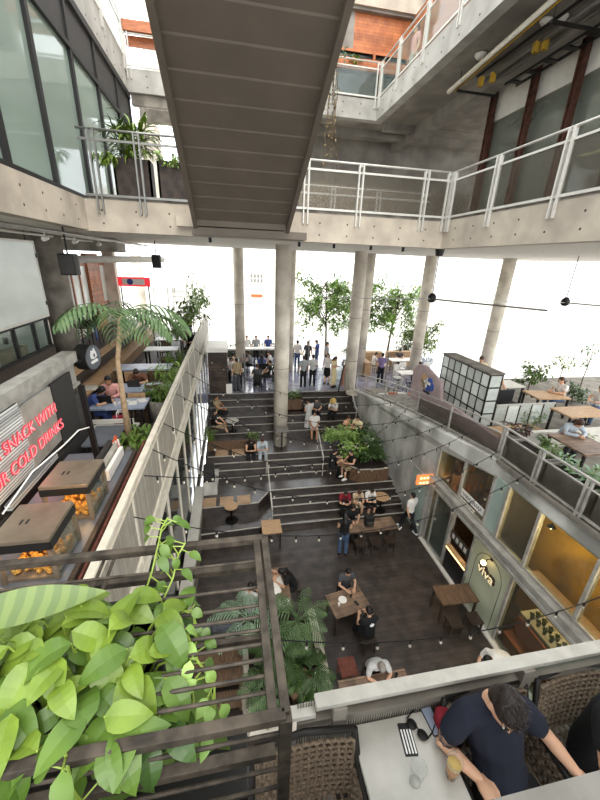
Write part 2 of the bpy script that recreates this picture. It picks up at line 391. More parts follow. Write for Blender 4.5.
# upper left platform (shops on it) and its bench step
struct('floor_platform_left', MB().bb(-9, -3.15, 1.5, 7.45, 6.78, 6.92).bb(-9, -4.35, 7.45, 20.5, 6.02, 6.2).bb(-9, -4.55, 7.45, 20.5, 5.08, 6.02), 'dark_wood')
struct('trim_8', MB().bb(-4.75, -4.05, 8.2, 20.5, 5.6, 5.7).bb(-4.6, -4.3, 8.2, 20.5, 5.08, 5.6).bb(-4.6, -4.33, 7.6, 20.5, 6.2, 6.27), 'light_wood')
# --- bridge storey: slabs and their beams
sl = MB()
sl.bb(-12, 19, 10.3, 21, 9.97, 10.5).bb(5.9+.3, 12, -3, 10.3, 9.97, 10.5).bb(-12, -3.26-.3, -3, 10.3, 9.97, 10.5)
struct('ceiling', sl, 'ceiling_white')
b = MB()
b.bb(BX0-.3, BX1+.3, BY, BY+.3, 9.9, 10.58).bb(BX1, BX1+.3, -3, BY, 9.9, 10.6).bb(BX0-.3, BX0, -3, BY, 9.92, 10.58)
struct('wall_bridge', b, 'concrete')
t = MB()   # formwork holes
for x in [BX0+.35+i*.75 for i in range(12)]:
    for z in (10.08, 10.36): t.tube([(x, BY+.004, z), (x, BY-.004, z)], .022, 8)
for y in [1.2+i*.75 for i in range(12)]:
    for z in (10.1, 10.38):
        t.tube([(BX1+.004, y, z), (BX1-.004, y, z)], .022, 8); t.tube([(BX0-.004, y, z), (BX0+.004, y, z)], .022, 8)
struct('trim_9', t, 'charcoal')
struct('trim_10', MB().bb(BX0+.1, BX1, BY+.02, BY+.3, 10.58, 10.66).bb(BX1+.02, BX1+.3, -3, BY, 10.6, 10.68), 'dark_concrete')
struct('floor_bridge', MB().bb(-3.3, 6.0, 10.3, 13, 10.5, 10.6).bb(6.0, 11, -3, 19, 10.5, 10.6), 'dark_concrete')
struct('wall_stone', MB().bb(1.6, 8.2, 12.6, 12.8, 10.6, 11.75), 'stone_wall')
struct('wall_back', MB().bb(.5, 17, 18.7, 18.9, 10.5, 14.7), 'soffit_grey')
# upper storey: slab behind Y=16 and right of X=5.8
u = MB()
u.bb(-.6, 14, 16.3, 25, 14.7, 15.2).bb(6.1, 14, -3, 16.3, 14.72, 15.2)
struct('ceiling_upper', u, 'soffit_grey')
struct('wall_upper_beam', MB().bb(-3.3, 5.8, 16, 16.3, 14.63, 15.28).bb(5.78, 6.08, -1, 16.3, 14.63, 15.28).bb(-3.6, -3.26, 3, 16.3, 14.63, 15.5), 'upper_concrete')
struct('trim_11', MB().bb(7.6, 8.05, -2, 18.7, 14.35, 14.72).bb(6.3, 7.6, 16.35, 16.7, 14.5, 14.72).bb(1, 12, 17.2, 17.5, 14.45, 14.7), 'soffit_grey')
t = MB()
for x in [-2.6+i*.7 for i in range(12)]:
    for z in (14.8, 15.1): t.tube([(x, 16.004, z), (x, 15.996, z)], .024, 8)
for y in [5+i*.8 for i in range(14)]:
    for z in (14.8, 15.1): t.tube([(5.784, y, z), (5.776, y, z)], .024, 8); t.tube([(-3.264, y, z), (-3.256, y, z)], .024, 8)
struct('trim_12', t, 'charcoal')
# timber-clad storey behind, and the roof parapet
struct('wall_timber', MB().bb(5.65, 9.5, 19.5, 19.7, 18.2, 19.6), 'orange_boards')
struct('wall_panel_grey', MB().bb(2.2, 5.65, 19.5, 19.7, 18.2, 19.6), 'soffit_grey')
struct('window_2', MB().bb(2.2, 9.5, 19.55, 19.6, 15.2, 18.2), 'court_glass')
struct('wall_top_back', MB().bb(2, 10, 22, 22.2, 15.2, 19.5), 'dark_concrete')
struct('wall_timber_rail', MB().bb(2.2, 9.5, 19.3, 19.45, 17.5, 17.9).bb(6.6, 6.7, 19.4, 19.5, 17.9, 18.25).bb(2.2, 9.5, 19.44, 19.5, 18.15, 18.25), 'orange_boards')
struct('wall_roof', MB().bb(2.2, 16, 19.2, 19.6, 19.6, 21.2).bb(8.5, 8.8, 6, 19.4, 20.2, 21.2), 'concrete')
struct('ceiling_roof', MB().bb(2.2, 16, 19.3, 24, 19.5, 19.6), 'soffit_grey')
struct('wall_upper_right', MB().bb(8.3, 8.5, 5, 19.4, 15.2, 19.6), 'orange_boards')
# --- left glazing above the bridge
f = MB()
for y in [-.3, 1.6, 3.4, 5.3, 7.12, 8.8, 10.78, 12.6, 14.6, 16.25]: f.bb(-3.42, -3.28, y-.06, y+.06, 10.58, 14.6)
f.bb(-3.44, -3.27, -2, 16.3, 10.56, 10.66).bb(-3.44, -3.27, -2, 16.3, 13.55, 13.65).bb(-3.44, -3.25, -2, 16.3, 14.5, 14.66)
struct('window_3', f, 'black_paint')
struct('window_4', MB().bb(-3.38, -3.35, -2, 16.25, 10.66, 13.55), 'green_curtain_glass')
struct('trim_13', MB().bb(-3.4, -3.33, -2, 16.25, 13.65, 14.5), 'charcoal')
struct('wall_curtain', MB().bb(-4.5, -4.4, -2, 16.2, 10.5, 14.6), 'mint_panel')
# beam bridging the back left corner, with its balcony
struct('wall_far_left', MB().bb(-3.3, -.3, 20.0, 20.3, 16.2, 24).bb(-3.5, -2.9, 18.5, 20, 10.5, 14.6), 'pale_concrete')
struct('trim_14', MB().bb(-3.2, 1, 16.1, 16.3, 14.3, 14.62).bb(-3.2, .2, 17.3, 17.6, 14.2, 14.6), 'dark_concrete')
# right shop front on the bridge level
struct('wall_shop_fascia', MB().bb(8.55, 8.7, 1, 12.66, 13.85, 14.7), 'off_white')
struct('window_5', MB().bb(8.6, 8.64, 1, 12.6, 10.6, 13.85), 'reflection_tint_glass')
struct('wall_shop_inner', MB().bb(11.0, 11.1, 1, 13, 10.6, 14.6).bb(8.7, 11, 12.9, 13, 10.6, 14.6), 'brick_red')
struct('ceiling_bulkhead', MB().bb(8.75, 14, -3, 12.6, 14.3, 14.72), 'dark_concrete')
# table terrace where the nearest guests sit, and the parapet in front of it
struct('floor_near_terrace', MB().bb(.12, 9, -3.5, 1.22, 5.75, 6.0), 'terrace_boards')
struct('floor_near_slab', MB().bb(-6, 9, -4, -.25, 7.4, 7.6).bb(-6, .12, -4, .25, 5.75, 6.0), 'dark_concrete')
struct('wall_near_parapet', MB().bb(-.1, 5, -.1, .2, 7.6, 8.7).bb(-5, -.1, -.1, .2, 7.6, 8.45), 'parapet_grey')
# columns
def column(x, y, z0, z1, r, label, rings=True, mt='pale_concrete'):
    m = MB(); m.lathe([(r, z0), (r, z1)], (x, y, 0), 28)
    o = m.build('column', mt, None, True); o.data.polygons[0].use_smooth = False
    tag(o, label, 'column', 'round concrete columns', 'structure')
    if rings:
        for z in (z0+1.7, z0+3.9): MB().lathe([(r+.004, z-.012), (r+.006, z), (r+.004, z+.012)], (x, y, 0), 28).build('joint_ring', 'dark_concrete', o, True)
column(2.0, 14.3, 1.3, 10, .31, 'big concrete column rising out of the middle of the steps')
column(.44, 21.2, 3.1, 10, .29, 'slim concrete column beside the cafe tables on the deck')
column(3.35, 20.8, 3.1, 10, .26, 'slim concrete column right behind the big middle one')
column(6.1, 17.15, 3.0, 10, .31, 'concrete column at the top right of the steps by the white board')
column(7.55, 19.6, 3.1, 10, .25, 'thin concrete column just behind the one at the top of the steps')
column(11.0, 19.4, 3.1, 10, .33, 'leaning-looking concrete column left of the glass block cabinet')
column(14.4, 17.5, 2.3, 10, .33, 'concrete column rightmost of those against the white sky')
column(-5.1, 12.1, 6.15, 10, .36, 'stout concrete column beside the white panel on the left', mt='dark_concrete')
column(-6.2, 27, 2.3, 10, .36, 'far left concrete column behind the palm and banner')
# ================================================================ STAIR OVERHEAD
def stair():
    x0, x1, y1, z1, sl = -.82, 1.46, 9.95, 10.1, .469
    st = thing('staircase', 'brown painted stair seen from below, crossing overhead from the top', 'staircase', (0, 0, 0))
    und = MB(); pts = []
    n = 24; run = .403; rise = run*sl
    # stepped underside: one sloping panel and one small lip per tread
    top = []; bot = []
    for i in range(n):
        y = y1-.55-i*run; z = z1+.12+i*rise
        bot += [(y, z), (y-run*.95, z+rise*.89), (y-run, z+rise)]
    bot = [(y1, z1), (y1-.5, z1)] + bot
    ye, ze = bot[-1]
    top = [(ye, ze+.3), (y1-.5, z1+.5), (y1, z1+.5)]
    und.prism(bot+top, x0+.09, x1-.09, 0); und.build('flight', 'stair_paint', st)
    for x, s in ((x0, 1), (x1, -1)):
        m = MB(); a = x if s > 0 else x-.09
        yb = y1-.42
        m.prism([(yb, z1-.06), (yb, z1+.42), (ye, ze+.45), (ye, ze-.12)], a, a+.09, 0)
        m.build('stringer', 'stair_paint', st)
    MB().bb(x0-.05, x1+.45, y1-.42, y1+.05, z1-.19, z1-.02).build('landing_plate', 'stair_paint', st)
    MB().bb(x0-.42, x0-.02, y1-.1, y1+.03, z1, z1+.3).build('gusset', 'concrete', st)
stair()

# ================================================================ GUARD RAILS
def guard(label, a, b, z0, h, posts, mt, panel=None, nb=3, tails=.3, side=(0, 0), mid=None, two=True, group='guard rails'):
    """rail from a to b (xy); posts are pairs of flats at the given fractions"""
    a = Vector((a[0], a[1], 0)); b = Vector((b[0], b[1], 0)); L = (b-a).length; rz = math.atan2((b-a).y, (b-a).x)
    t = thing('guard_rail', label, 'railing', (a.x, a.y, z0), rz, group)
    MB().tube([(0, 0, h), (L, 0, h)], .026, 8).build('top_rail', mt, t, True)
    MB().bar((0, 0, h-.2), (L, 0, h-.2), .04, .03).bar((0, .03, h-.17), (L, .03, h-.17), .02, .02).build('panel_top_bar', mt, t)
    MB().bar((0, 0, .06), (L, 0, .06), .05, .05).build('panel_bottom_bar', mt, t)
    for f in posts:
        x = L*f; p = MB()
        for d in (-.055, .055): p.bb(x+d-.017, x+d+.017, -.05, .03, -tails, h)
        p.bb(x-.06, x+.06, -.01, .02, h-.06, h-.02)
        p.build('post', mt, t)
    if panel:
        fs = sorted(set([0]+list(posts)+[1]))
        for f0, f1 in zip(fs, fs[1:]):
            if f1-f0 < .03: continue
            MB().bb(L*f0+.07, L*f1-.07, -.006, .006, .08, h-.2).build('mesh_panel', panel, t)
    return t
# bridge level
guard('white steel rail with mesh along the front of the upper bridge', (1.5, 9.98), (5.9, 9.98), 10.62, 1.12, [.1, .42, .83, .985], 'white_metal', 'wire_mesh')
guard('white steel rail with mesh along the right upper walkway', (5.9, 9.98), (5.9, 1), 10.62, 1.12, [.015, .2, .4, .6, .8], 'white_metal', 'wire_mesh')
guard('grey steel rail in front of planters at the left end of the bridge', (-3.2, 9.98), (-.75, 9.98), 10.6, 1.33, [.12, .5, .99], 'grey_metal')
guard('thin inner white rail behind the bridge rail by the stone wall', (1.7, 11.4), (6.1, 11.4), 10.6, .85, [.3, .62, .95], 'white_metal', tails=0)
# the storey above
guard('white rail on the far beam one storey above the bridge', (1, 15.98), (5.78, 15.98), 15.28, 1.1, [.3, .62, .985], 'white_metal', 'clear_glass')
guard('white rail along the high right walkway at the top of view', (5.78, 15.98), (5.78, 3), 15.28, 1.1, [.01, .13, .27, .41, .55, .7, .85], 'white_metal', 'clear_glass')
guard('white rail of the high left walkway above the glazing', (-3.26, 8), (-3.26, 15.98), 15.5, 1.1, [.3, .5, .7, .99], 'white_metal', 'clear_glass')
guard('short rail at the back left high balcony beside the stair', (-3.2, 15.98), (-.3, 15.98), 15.28, 1.1, [.02, .99], 'white_metal')
tag(MB().bb(-3.2, -.2, 15.9, 16.15, 16.22, 16.5).bb(-3.2, -.2, 16.2, 16.3, 15.95, 16.22).build('timber_beam', 'red_wood'), 'orange timber beam across the high back left corner', 'beam')
# long left balustrade
def left_rail():
    t = thing('balustrade', 'long cream balustrade with ribbed screens along the left terrace', 'railing', (LX, 0, 4.85))
    MB().bar((0, .6, 1.5), (0, 23, 1.5), .09, .05).build('top_rail', 'cream_metal', t)
    MB().bar((.03, .6, 1.38), (.03, 23, 1.38), .03, .03).bar((.03, .6, .28), (.03, 23, .28), .05, .05).build('screen_bars', 'cream_metal', t)
    y = .8; i = 0
    while y < 22.9:
        MB().bb(-.03, .03, y-.03, y+.03, -.1, 1.5).build('post', 'cream_metal', t)
        y2 = min(y+1.85, 23)
        MB().bb(.008, .02, y+.05, y2-.05, .3, 1.36).build('screen', 'rib_screen_y', t)
        y = y2; i += 1
left_rail()
# right terrace rail: angled along the ramp, level further near
def right_rail():
    t = thing('balustrade', 'grey steel balustrade with mesh along the right terrace and ramp', 'railing', (6.76, 0, 0))
    P = [(xr(16.6)+.15-6.76, 16.6, 3.28), (xr(13.6)+.15-6.76, 13.6, 3.85), (0, 11.2, 4.2), (0, 9.2, 4.52), (0, 6.95, 4.82), (0, 5.8, 4.82), (0, 4.65, 4.82), (0, 3.4, 4.82), (0, 1.5, 4.82)]
    m = MB(); k = MB(); lo = MB()
    for a, b in zip(P, P[1:]):
        H = .86
        m.bar((a[0], a[1], a[2]+H), (b[0], b[1], b[2]+H), .05, .035); lo.bar((a[0], a[1], a[2]+.06), (b[0], b[1], b[2]+.06), .05, .05)
        k.bar((a[0], a[1], a[2]+H-.2), (b[0], b[1], b[2]+H-.2), .03, .03)
    m.build('top_rail', 'galvanised', t); k.build('middle_bar', 'galvanised', t); lo.build('bottom_bar', 'galvanised', t)
    for i, p in enumerate(P):
        q = MB()
        for d in (-.05, .05) if i > 3 else (0,): q.bb(p[0]-.03, p[0]+.03, p[1]+d-.02, p[1]+d+.02, p[2]-.12, p[2]+.86)
        q.build('post', 'galvanised', t)
    for a, b in zip(P[2:], P[3:]):
        MB().loft([[(a[0]+dx, a[1]-.05, a[2]+.08), (a[0]+dx, a[1]-.05, a[2]+.64), (b[0]+dx, b[1]+.05, b[2]+.64), (b[0]+dx, b[1]+.05, b[2]+.08)] for dx in (-.004, .004)]).build('mesh_panel', 'wire_mesh', t)
    for a, b in zip(P[:2], P[1:3]):
        for f in (.33, .67):
            c = Vector(a).lerp(Vector(b), f); MB().bb(c.x-.02, c.x+.02, c.y-.02, c.y+.02, c.z-.1, c.z+.86).build('post', 'galvanised', t)
right_rail()
# near terrace rail
def near_rail():
    t = thing('balustrade', 'white topped ribbed balustrade right behind the man in navy', 'railing', (.3, 1.2, 6))
    MB().bb(.1, 5.5, -.035, .04, 1.02, 1.055).bevel(.006).build('cap', 'cap_paint', t)
    MB().bb(-.05, .1, -.03, .035, .95, .985).build('end_cap', 'cap_paint', t)
    MB().bb(0, 5.5, -.03, .03, .86, .92).bb(0, 5.5, -.03, .03, .08, .14).build('bars', 'dark_concrete', t)
    for x in (.24, 1.5, 2.75, 4.0):
        MB().bb(x-.04, x+.04, -.05, .05, 0, 1.02).build('post', 'dark_concrete', t)
    x = 0
    for x0, x1 in ((0, .2), (.28, 1.35)): MB().bb(x0, x1, .0, .012, .14, .86).build('ribbed_panel', 'rib_screen', t)
    MB().bb(0.0, 1.4, .015, .02, .9, 1.02).build('ribbed_strip', 'rib_screen', t)
    for x0, x1 in ((1.54, 2.71), (2.79, 3.96), (4.04, 5.4)): MB().bb(x0, x1, .0, .012, .14, 1.0).build('glass_panel', 'clear_glass', t)
near_rail()
# ================================================================ PEOPLE
def ring(c, t, rx, ry, side, n=14):
    """elliptical ring round c, normal t, rx along `side`"""
    t = Vector(t).normalized(); s_ = Vector(side); s_ = (s_-t*s_.dot(t)).normalized(); f = t.cross(s_)
    return [Vector(c)+s_*rx*math.cos(2*PI*j/n)+f*ry*math.sin(2*PI*j/n) for j in range(n)]
def sweep(m, pts, rads, side, n=14):
    pts = [Vector(p) for p in pts]; R = []
    k = len(pts)
    for i, p in enumerate(pts):
        t = pts[min(i+1, k-1)]-pts[max(i-1, 0)]
        r = rads[i]; r = r if isinstance(r, tuple) else (r, r)
        R.append(ring(p, t, r[0], r[1], side, n))
    m.loft(R)
    for i in (0, k-1):
        r = rads[i]; r = r if isinstance(r, tuple) else (r, r); m.ball(pts[i], min(r)*.96, 8, 6)
def fuse(m, vox, it=2):
    """one continuous skin out of overlapping tapered volumes"""
    bmesh.ops.recalc_face_normals(m.bm, faces=m.bm.faces[:])
    me = bpy.data.meshes.new('tmp'); m.bm.to_mesh(me); m.bm.free()
    o = bpy.data.objects.new('tmp', me); COL.objects.link(o)
    md = o.modifiers.new('r', 'REMESH'); md.mode = 'VOXEL'; md.voxel_size = vox
    sm = o.modifiers.new('s', 'SMOOTH'); sm.iterations = it; sm.factor = .5
    bpy.context.view_layer.update()
    r = bpy.data.meshes.new_from_object(o.evaluated_get(bpy.context.evaluated_depsgraph_get()))
    bpy.data.objects.remove(o); bpy.data.meshes.remove(me)
    n = MB(); n.bm.from_mesh(r); bpy.data.meshes.remove(r); return n
def V3(*a): return Vector(a)
def joints(pose):
    """joints in metres, facing +Y, x to the figure's left is negative x (mirror handled by sign)"""
    J = dict(pel=V3(0, 0, .93), wst=V3(0, .0, 1.08), chs=V3(0, -.01, 1.28), nek=V3(0, -.02, 1.46), hd=V3(0, .02, 1.6), look=V3(0, 1, -.1))
    for s, k in ((-1, 'a'), (1, 'b')):
        J.update({'sh'+k: V3(.18*s, -.02, 1.4), 'el'+k: V3(.24*s, -.04, 1.12), 'wr'+k: V3(.25*s, .06, .88), 'hp'+k: V3(.09*s, 0, .9), 'kn'+k: V3(.1*s, .02, .49), 'an'+k: V3(.11*s, -.02, .08)})
    if pose == 'phone':
        for s, k in ((-1, 'a'), (1, 'b')): J['el'+k] = V3(.22*s, .02, 1.12); J['wr'+k] = V3(.07*s, .24, 1.2)
        J['look'] = V3(0, 1, -.7); J['hd'] = V3(0, .06, 1.585)
    if pose == 'walk':
        J['kna'] = V3(-.1, .2, .5); J['ana'] = V3(-.1, .26, .08); J['knb'] = V3(.1, -.06, .5); J['anb'] = V3(.1, -.34, .14)
        J['wra'] = V3(-.24, -.14, .92); J['wrb'] = V3(.24, .24, .98); J['elb'] = V3(.25, 0, 1.13)
    if pose[:3] == 'sit':
        dz = -.4
        for q in ('pel', 'wst', 'chs', 'nek', 'hd', 'sha', 'shb', 'ela', 'elb', 'wra', 'wrb', 'hpa', 'hpb'): J[q] = J[q]+V3(0, 0, dz)
        for s, k in ((-1, 'a'), (1, 'b')):
            J['kn'+k] = V3(.13*s, .44, .5); J['an'+k] = V3(.12*s, .4, .08)
            J['el'+k] = V3(.24*s, .1, .78); J['wr'+k] = V3(.1*s, .32, .68)
        if pose == 'sit':        # forearms on a table, upright
            for s, k in ((-1, 'a'), (1, 'b')): J['el'+k] = V3(.25*s, .16, .78); J['wr'+k] = V3(.12*s, .38, .8)
            J['look'] = V3(0, 1, -.5); J['chs'] += V3(0, .04, 0); J['nek'] += V3(0, .09, -.01); J['sha'] += V3(0, .06, 0); J['shb'] += V3(0, .06, 0); J['hd'] += V3(0, .12, -.01)
        if pose == 'sit_lean':   # bent low over the table top
            J['wst'] = V3(0, .06, .68); J['chs'] = V3(0, .17, .85); J['nek'] = V3(0, .28, .99); J['hd'] = V3(0, .38, 1.07); J['look'] = V3(0, .8, -1)
            for s, k in ((-1, 'a'), (1, 'b')): J['sh'+k] = V3(.18*s, .24, .95); J['el'+k] = V3(.27*s, .36, .78); J['wr'+k] = V3(.06*s, .55, .8)
        if pose == 'sit_back':   # leaning back, legs out
            J['chs'] += V3(0, -.06, 0); J['nek'] += V3(0, -.1, 0); J['hd'] += V3(0, -.09, 0); J['sha'] += V3(0, -.09, 0); J['shb'] += V3(0, -.09, 0)
            J['ana'] = V3(-.12, .68, .08); J['anb'] = V3(.1, .6, .08); J['kna'] = V3(-.13, .43, .47)
        if pose == 'sit_knees':  # hunched on a step, elbows on knees, looking at a phone
            J['chs'] = V3(0, .12, .85); J['nek'] = V3(0, .2, 1.01); J['hd'] = V3(0, .28, 1.12); J['look'] = V3(0, .8, -.8); J['wst'] = V3(0, .03, .68)
            for s, k in ((-1, 'a'), (1, 'b')): J['sh'+k] = V3(.17*s, .17, .96); J['el'+k] = V3(.2*s, .34, .68); J['wr'+k] = V3(.06*s, .5, .78)
    if pose == 'bend':           # standing and bending forward at the hips
        J.update(wst=V3(0, .12, 1.05), chs=V3(0, .32, 1.13), nek=V3(0, .5, 1.18), hd=V3(0, .62, 1.17), look=V3(0, .6, -1))
        for s, k in ((-1, 'a'), (1, 'b')): J['sh'+k] = V3(.18*s, .44, 1.14); J['el'+k] = V3(.22*s, .56, .9); J['wr'+k] = V3(.14*s, .66, .72)
    return J
def arm_parts(m, J, k, sc=1, sleeve=None, g=0):
    s_, e, w = J['sh'+k], J['el'+k], J['wr'+k]
    if sleeve is None: sweep(m, [s_, s_.lerp(e, .5), e, e.lerp(w, .35), w], [.058*sc, .05*sc, .041*sc, .042*sc, (.03*sc, .024*sc)], (0, 0, 1) if abs((e-s_).normalized().z) < .8 else (0, 1, 0), 10)
    elif sleeve <= 1: sweep(m, [s_, s_.lerp(e, sleeve*.6), s_.lerp(e, sleeve)], [.058+g, .056+g, .054+g], (0, 1, 0), 10)
    else: sweep(m, [s_, s_.lerp(e, .5), e, e.lerp(w, .9)], [.058+g, .052+g, .046+g, .036+g], (0, 1, 0), 10)
def torso_parts(m, J, g=0, top=True, hip=True):
    sd = J['shb']-J['sha']
    P = [J['pel'], J['wst'], J['chs'], J['chs'].lerp(J['nek'], .6), J['nek'].lerp(J['chs'], .12)]
    R = [(.16+g, .115+g), (.14+g, .1+g), (.165+g, .115+g), (.15+g, .095+g), (.075+g*.6, .06+g*.6)]
    if not hip: P = P[1:]; R = R[1:]
    sweep(m, P, R, sd)
    sweep(m, [J['sha'], J['chs'].lerp(J['nek'], .62), J['shb']], [.06+g, .08+g, .06+g], (0, 0, 1), 10)
def leg_parts(m, J, k, upto=1., g=0, flare=0):
    h, kn, a = J['hp'+k], J['kn'+k], J['an'+k]
    sd = (1, 0, 0)
    P = [h, h.lerp(kn, .5), kn]; R = [.088+g, .076+g+flare*.3, .056+g+flare*.6]
    if upto >= 1:
        f = min(1, upto-1 if upto > 1 else 0)
        if f > 0: P += [kn.lerp(a, .35*f), kn.lerp(a, f)]; R += [.054+g+flare, (.036+g+flare)]
    else: P = [h, h.lerp(kn, upto*.5), h.lerp(kn, upto)]; R = [.088+g, .08+g+flare*.3, .07+g+flare*.6]
    sweep(m, P, R, sd, 12)
def frame_of(d, up=(0, 0, 1)):
    d = Vector(d).normalized(); x = d.cross(Vector(up)).normalized(); u = x.cross(d)
    return Matrix((x, d, u)).transposed()   # columns: right, forward, up
def head_parts(m, c, look, s=1):
    R = frame_of(look)
    P = lambda x, y, z: c+R@Vector((x, y, z))*s
    m.ball(P(0, -.012, .035), (.076*s, .094*s, .092*s), 14, 11, R)       # cranium
    m.ball(P(0, .02, -.03), (.062*s, .07*s, .085*s), 12, 9, R)           # face and jaw
    m.ball(P(0, .055, -.085), (.028*s, .026*s, .024*s), 8, 6, R)         # chin
    m.loft([[P(-.012, .08, .02), P(.012, .08, .02), P(.004, .085, .03), P(-.004, .085, .03)], [P(-.017, .085, -.03), P(.017, .085, -.03), P(.006, .116, -.022), P(-.006, .116, -.022)]])
    for e in (-1, 1): m.ball(P(.076*e, -.005, -.005), (.012*s, .022*s, .033*s), 8, 6, R)
def face_detail(m, c, look, s=1):
    R = frame_of(look); P = lambda x, y, z: c+R@Vector((x, y, z))*s
    for e in (-1, 1):
        m.mi = 2; m.ball(P(.03*e, .079, .006), (.013*s, .008*s, .008*s), 8, 6, R)
        m.mi = 1; m.ball(P(.03*e, .085, .006), .0055*s, 6, 5)
        m.ball(P(.031*e, .082, .026), (.017*s, .008*s, .004*s), 6, 5, R)
    m.mi = 3; m.ball(P(0, .087, -.06), (.022*s, .008*s, .007*s), 8, 5, R); m.mi = 0
def hand(m, w, fwd, out, inward, curl=.5, s=1):
    """palm with four unequal bent fingers and a thumb leaving its side; out = back of the hand"""
    f = Vector(fwd).normalized(); o = Vector(out); o = (o-f*o.dot(f)).normalized(); x = f.cross(o)
    if x.dot(Vector(inward)) < 0: x = -x
    w = Vector(w)
    m.loft([[w+f*y*s+x*(a*wd)*s+o*(b*th)*s for a, b in ((-1, -1), (1, -1), (1, 1), (-1, 1))] for y, wd, th in ((-.01, .024, .017), (.03, .037, .014), (.085, .041, .011))])
    for i, (px, L) in enumerate(((-.03, .062), (-.01, .075), (.011, .08), (.031, .07))):
        p = w+f*.083*s+x*px*s; pts = [w+f*.06*s+x*px*.9*s, p]; d = f.copy(); a = 0
        for q in (.45, .32, .23):
            a += curl*.75; d = f*math.cos(a)-o*math.sin(a); p = p+d*L*q*s; pts.append(p.copy())
        m.tube(pts, [.0095*s, .0095*s, .0085*s, .0078*s, .0062*s], 7)
    t0 = w+f*.02*s+x*.026*s; t1 = w+f*.045*s+x*.055*s-o*.012*s; t2 = w+f*.075*s+x*.062*s-o*.026*s; t3 = w+f*.096*s+x*.055*s-o*.034*s
    m.tube([t0, t1, t2, t3], [.013*s, .0115*s, .01*s, .007*s], 7)
BODY = {}
def body_mesh(pose, skin, vox=.022):
    key = ('b', pose, skin)
    if key in BODY: return BODY[key]
    J = joints(pose); m = MB(); torso_parts(m, J)
    sweep(m, [J['nek'].lerp(J['chs'], .2), J['nek'], J['hd']+V3(0, -.02, -.02)], [.07, .05, .05], (1, 0, 0), 10)
    head_parts(m, J['hd'], J['look'])
    for k in 'ab':
        arm_parts(m, J, k); leg_parts(m, J, k, 2)
        a = J['an'+k]; m.ball(a+V3(0, .05, -.04), (.042, .115, .036), 10, 7)
    m = fuse(m, vox)
    for k, s in (('a', -1), ('b', 1)):
        f = J['wr'+k]-J['el'+k]
        o = V3(0, .15, 1) if abs(f.normalized().z) < .7 else V3(s, 0, 0)
        hand(m, J['wr'+k], f, o, V3(-s, 0, 0) if abs(f.normalized().z) < .7 else V3(0, 1, 0), .55)
    face_detail(m, J['hd'], J['look'])
    BODY[key] = m.mesh('person_body', [skin, 'hair_black', 'eye_white', 'lips'], True); return BODY[key]
def cloth_mesh(kind, pose, arg, col):
    key = (kind, pose, arg, col)
    if key in BODY: return BODY[key]
    J = joints(pose); m = MB()
    if kind == 'top':
        torso_parts(m, J, .016)
        if arg: 
            for k in 'ab': arm_parts(m, J, k, 1, arg, .014)
    if kind == 'bottom':
        sweep(m, [J['pel']+V3(0, 0, .0), J['pel'].lerp(J['wst'], .55)], [(.172, .13), (.158, .118)], (1, 0, 0))
        for k in 'ab': leg_parts(m, J, k, arg, .014, .012 if arg > 1 else .01)
    if kind == 'skirt':   # one flaring tube over both thighs
        mid = (J['kna']+J['knb'])/2; h = (J['hpa']+J['hpb'])/2; an = (J['ana']+J['anb'])/2
        P = [J['pel'].lerp(J['wst'], .6), h, h.lerp(mid, .6), mid] + ([mid.lerp(an, .7)] if arg > 1 else [])
        R = [(.155, .115), (.185, .14), (.2, .13), (.21, .125)] + ([(.23, .15)] if arg > 1 else [])
        sweep(m, P, R, (1, 0, 0))
    m = fuse(m, .024)
    BODY[key] = m.mesh('cloth', col, True); return BODY[key]
def shoe_mesh(pose, col, side):
    key = ('shoe', pose, col, side)
    if key in BODY: return BODY[key]
    J = joints(pose); m = MB(); a = J['an'+side]; m.ball(a+V3(0, .05, -.038), (.05, .13, .042), 12, 8); m.box(a+V3(0, .05, -.072), (.085, .24, .016))
    BODY[key] = m.mesh('shoe', col, True); return BODY[key]
def hair_mesh(pose, style, col):
    key = ('hair', pose, style, col)
    if key in BODY: return BODY[key]
    J = joints(pose); m = MB(); c = J['hd']; R = frame_of(J['look']); P = lambda x, y, z: c+R@Vector((x, y, z))
    m.ball(P(0, -.022, .048), (.085, .098, .094), 16, 10, R); m.ball(P(0, -.055, .0), (.08, .06, .085), 12, 8, R)
    if style in ('long', 'tail'):
        b = c+V3(0, -.1, -.02); nk = J['nek']; ch = J['chs']
        bk = -(J['look'].cross(V3(1, 0, 0))).normalized() if False else V3(0, -1, 0)
        w = .095 if style == 'long' else .035
        q = nk.lerp(ch, .25)+V3(0, -.11, 0); q2 = ch+V3(0, -.15, 0)
        sweep(m, [P(0, -.06, .05), P(0, -.1, -.03), q, q2], [(w*.8, .05), (w, .045), (w*.9, .035), (w*.4, .015)], (1, 0, 0), 12)
        if style == 'long':
            for s in (-1, 1): m.tube([P(.07*s, .02, .06), P(.088*s, 0, -.03), P(.085*s, -.02, -.12)], [.02, .025, .012], 8)
    if style == 'bun': m.ball(P(0, -.11, .07), .042, 10, 8)
    m = fuse(m, .016)
    # cut clear of the face
    for v in [v for v in m.bm.verts if (R.transposed()@(v.co-c)).y > .062 and (R.transposed()@(v.co-c)).z < .07]:
        q = R.transposed()@(v.co-c); q.y = min(q.y, .03); v.co = c+R@q
    BODY[key] = m.mesh('hair', col, True); return BODY[key]
def hat_mesh(pose, col):
    J = joints(pose); c = J['hd']; R = frame_of(J['look'])
    m = MB(); m.lathe([(.17, .055), (.165, .065), (.1, .075), (.095, .13), (.06, .16), (.01, .165)], c, 16, R); return m.mesh('hat', col, True)
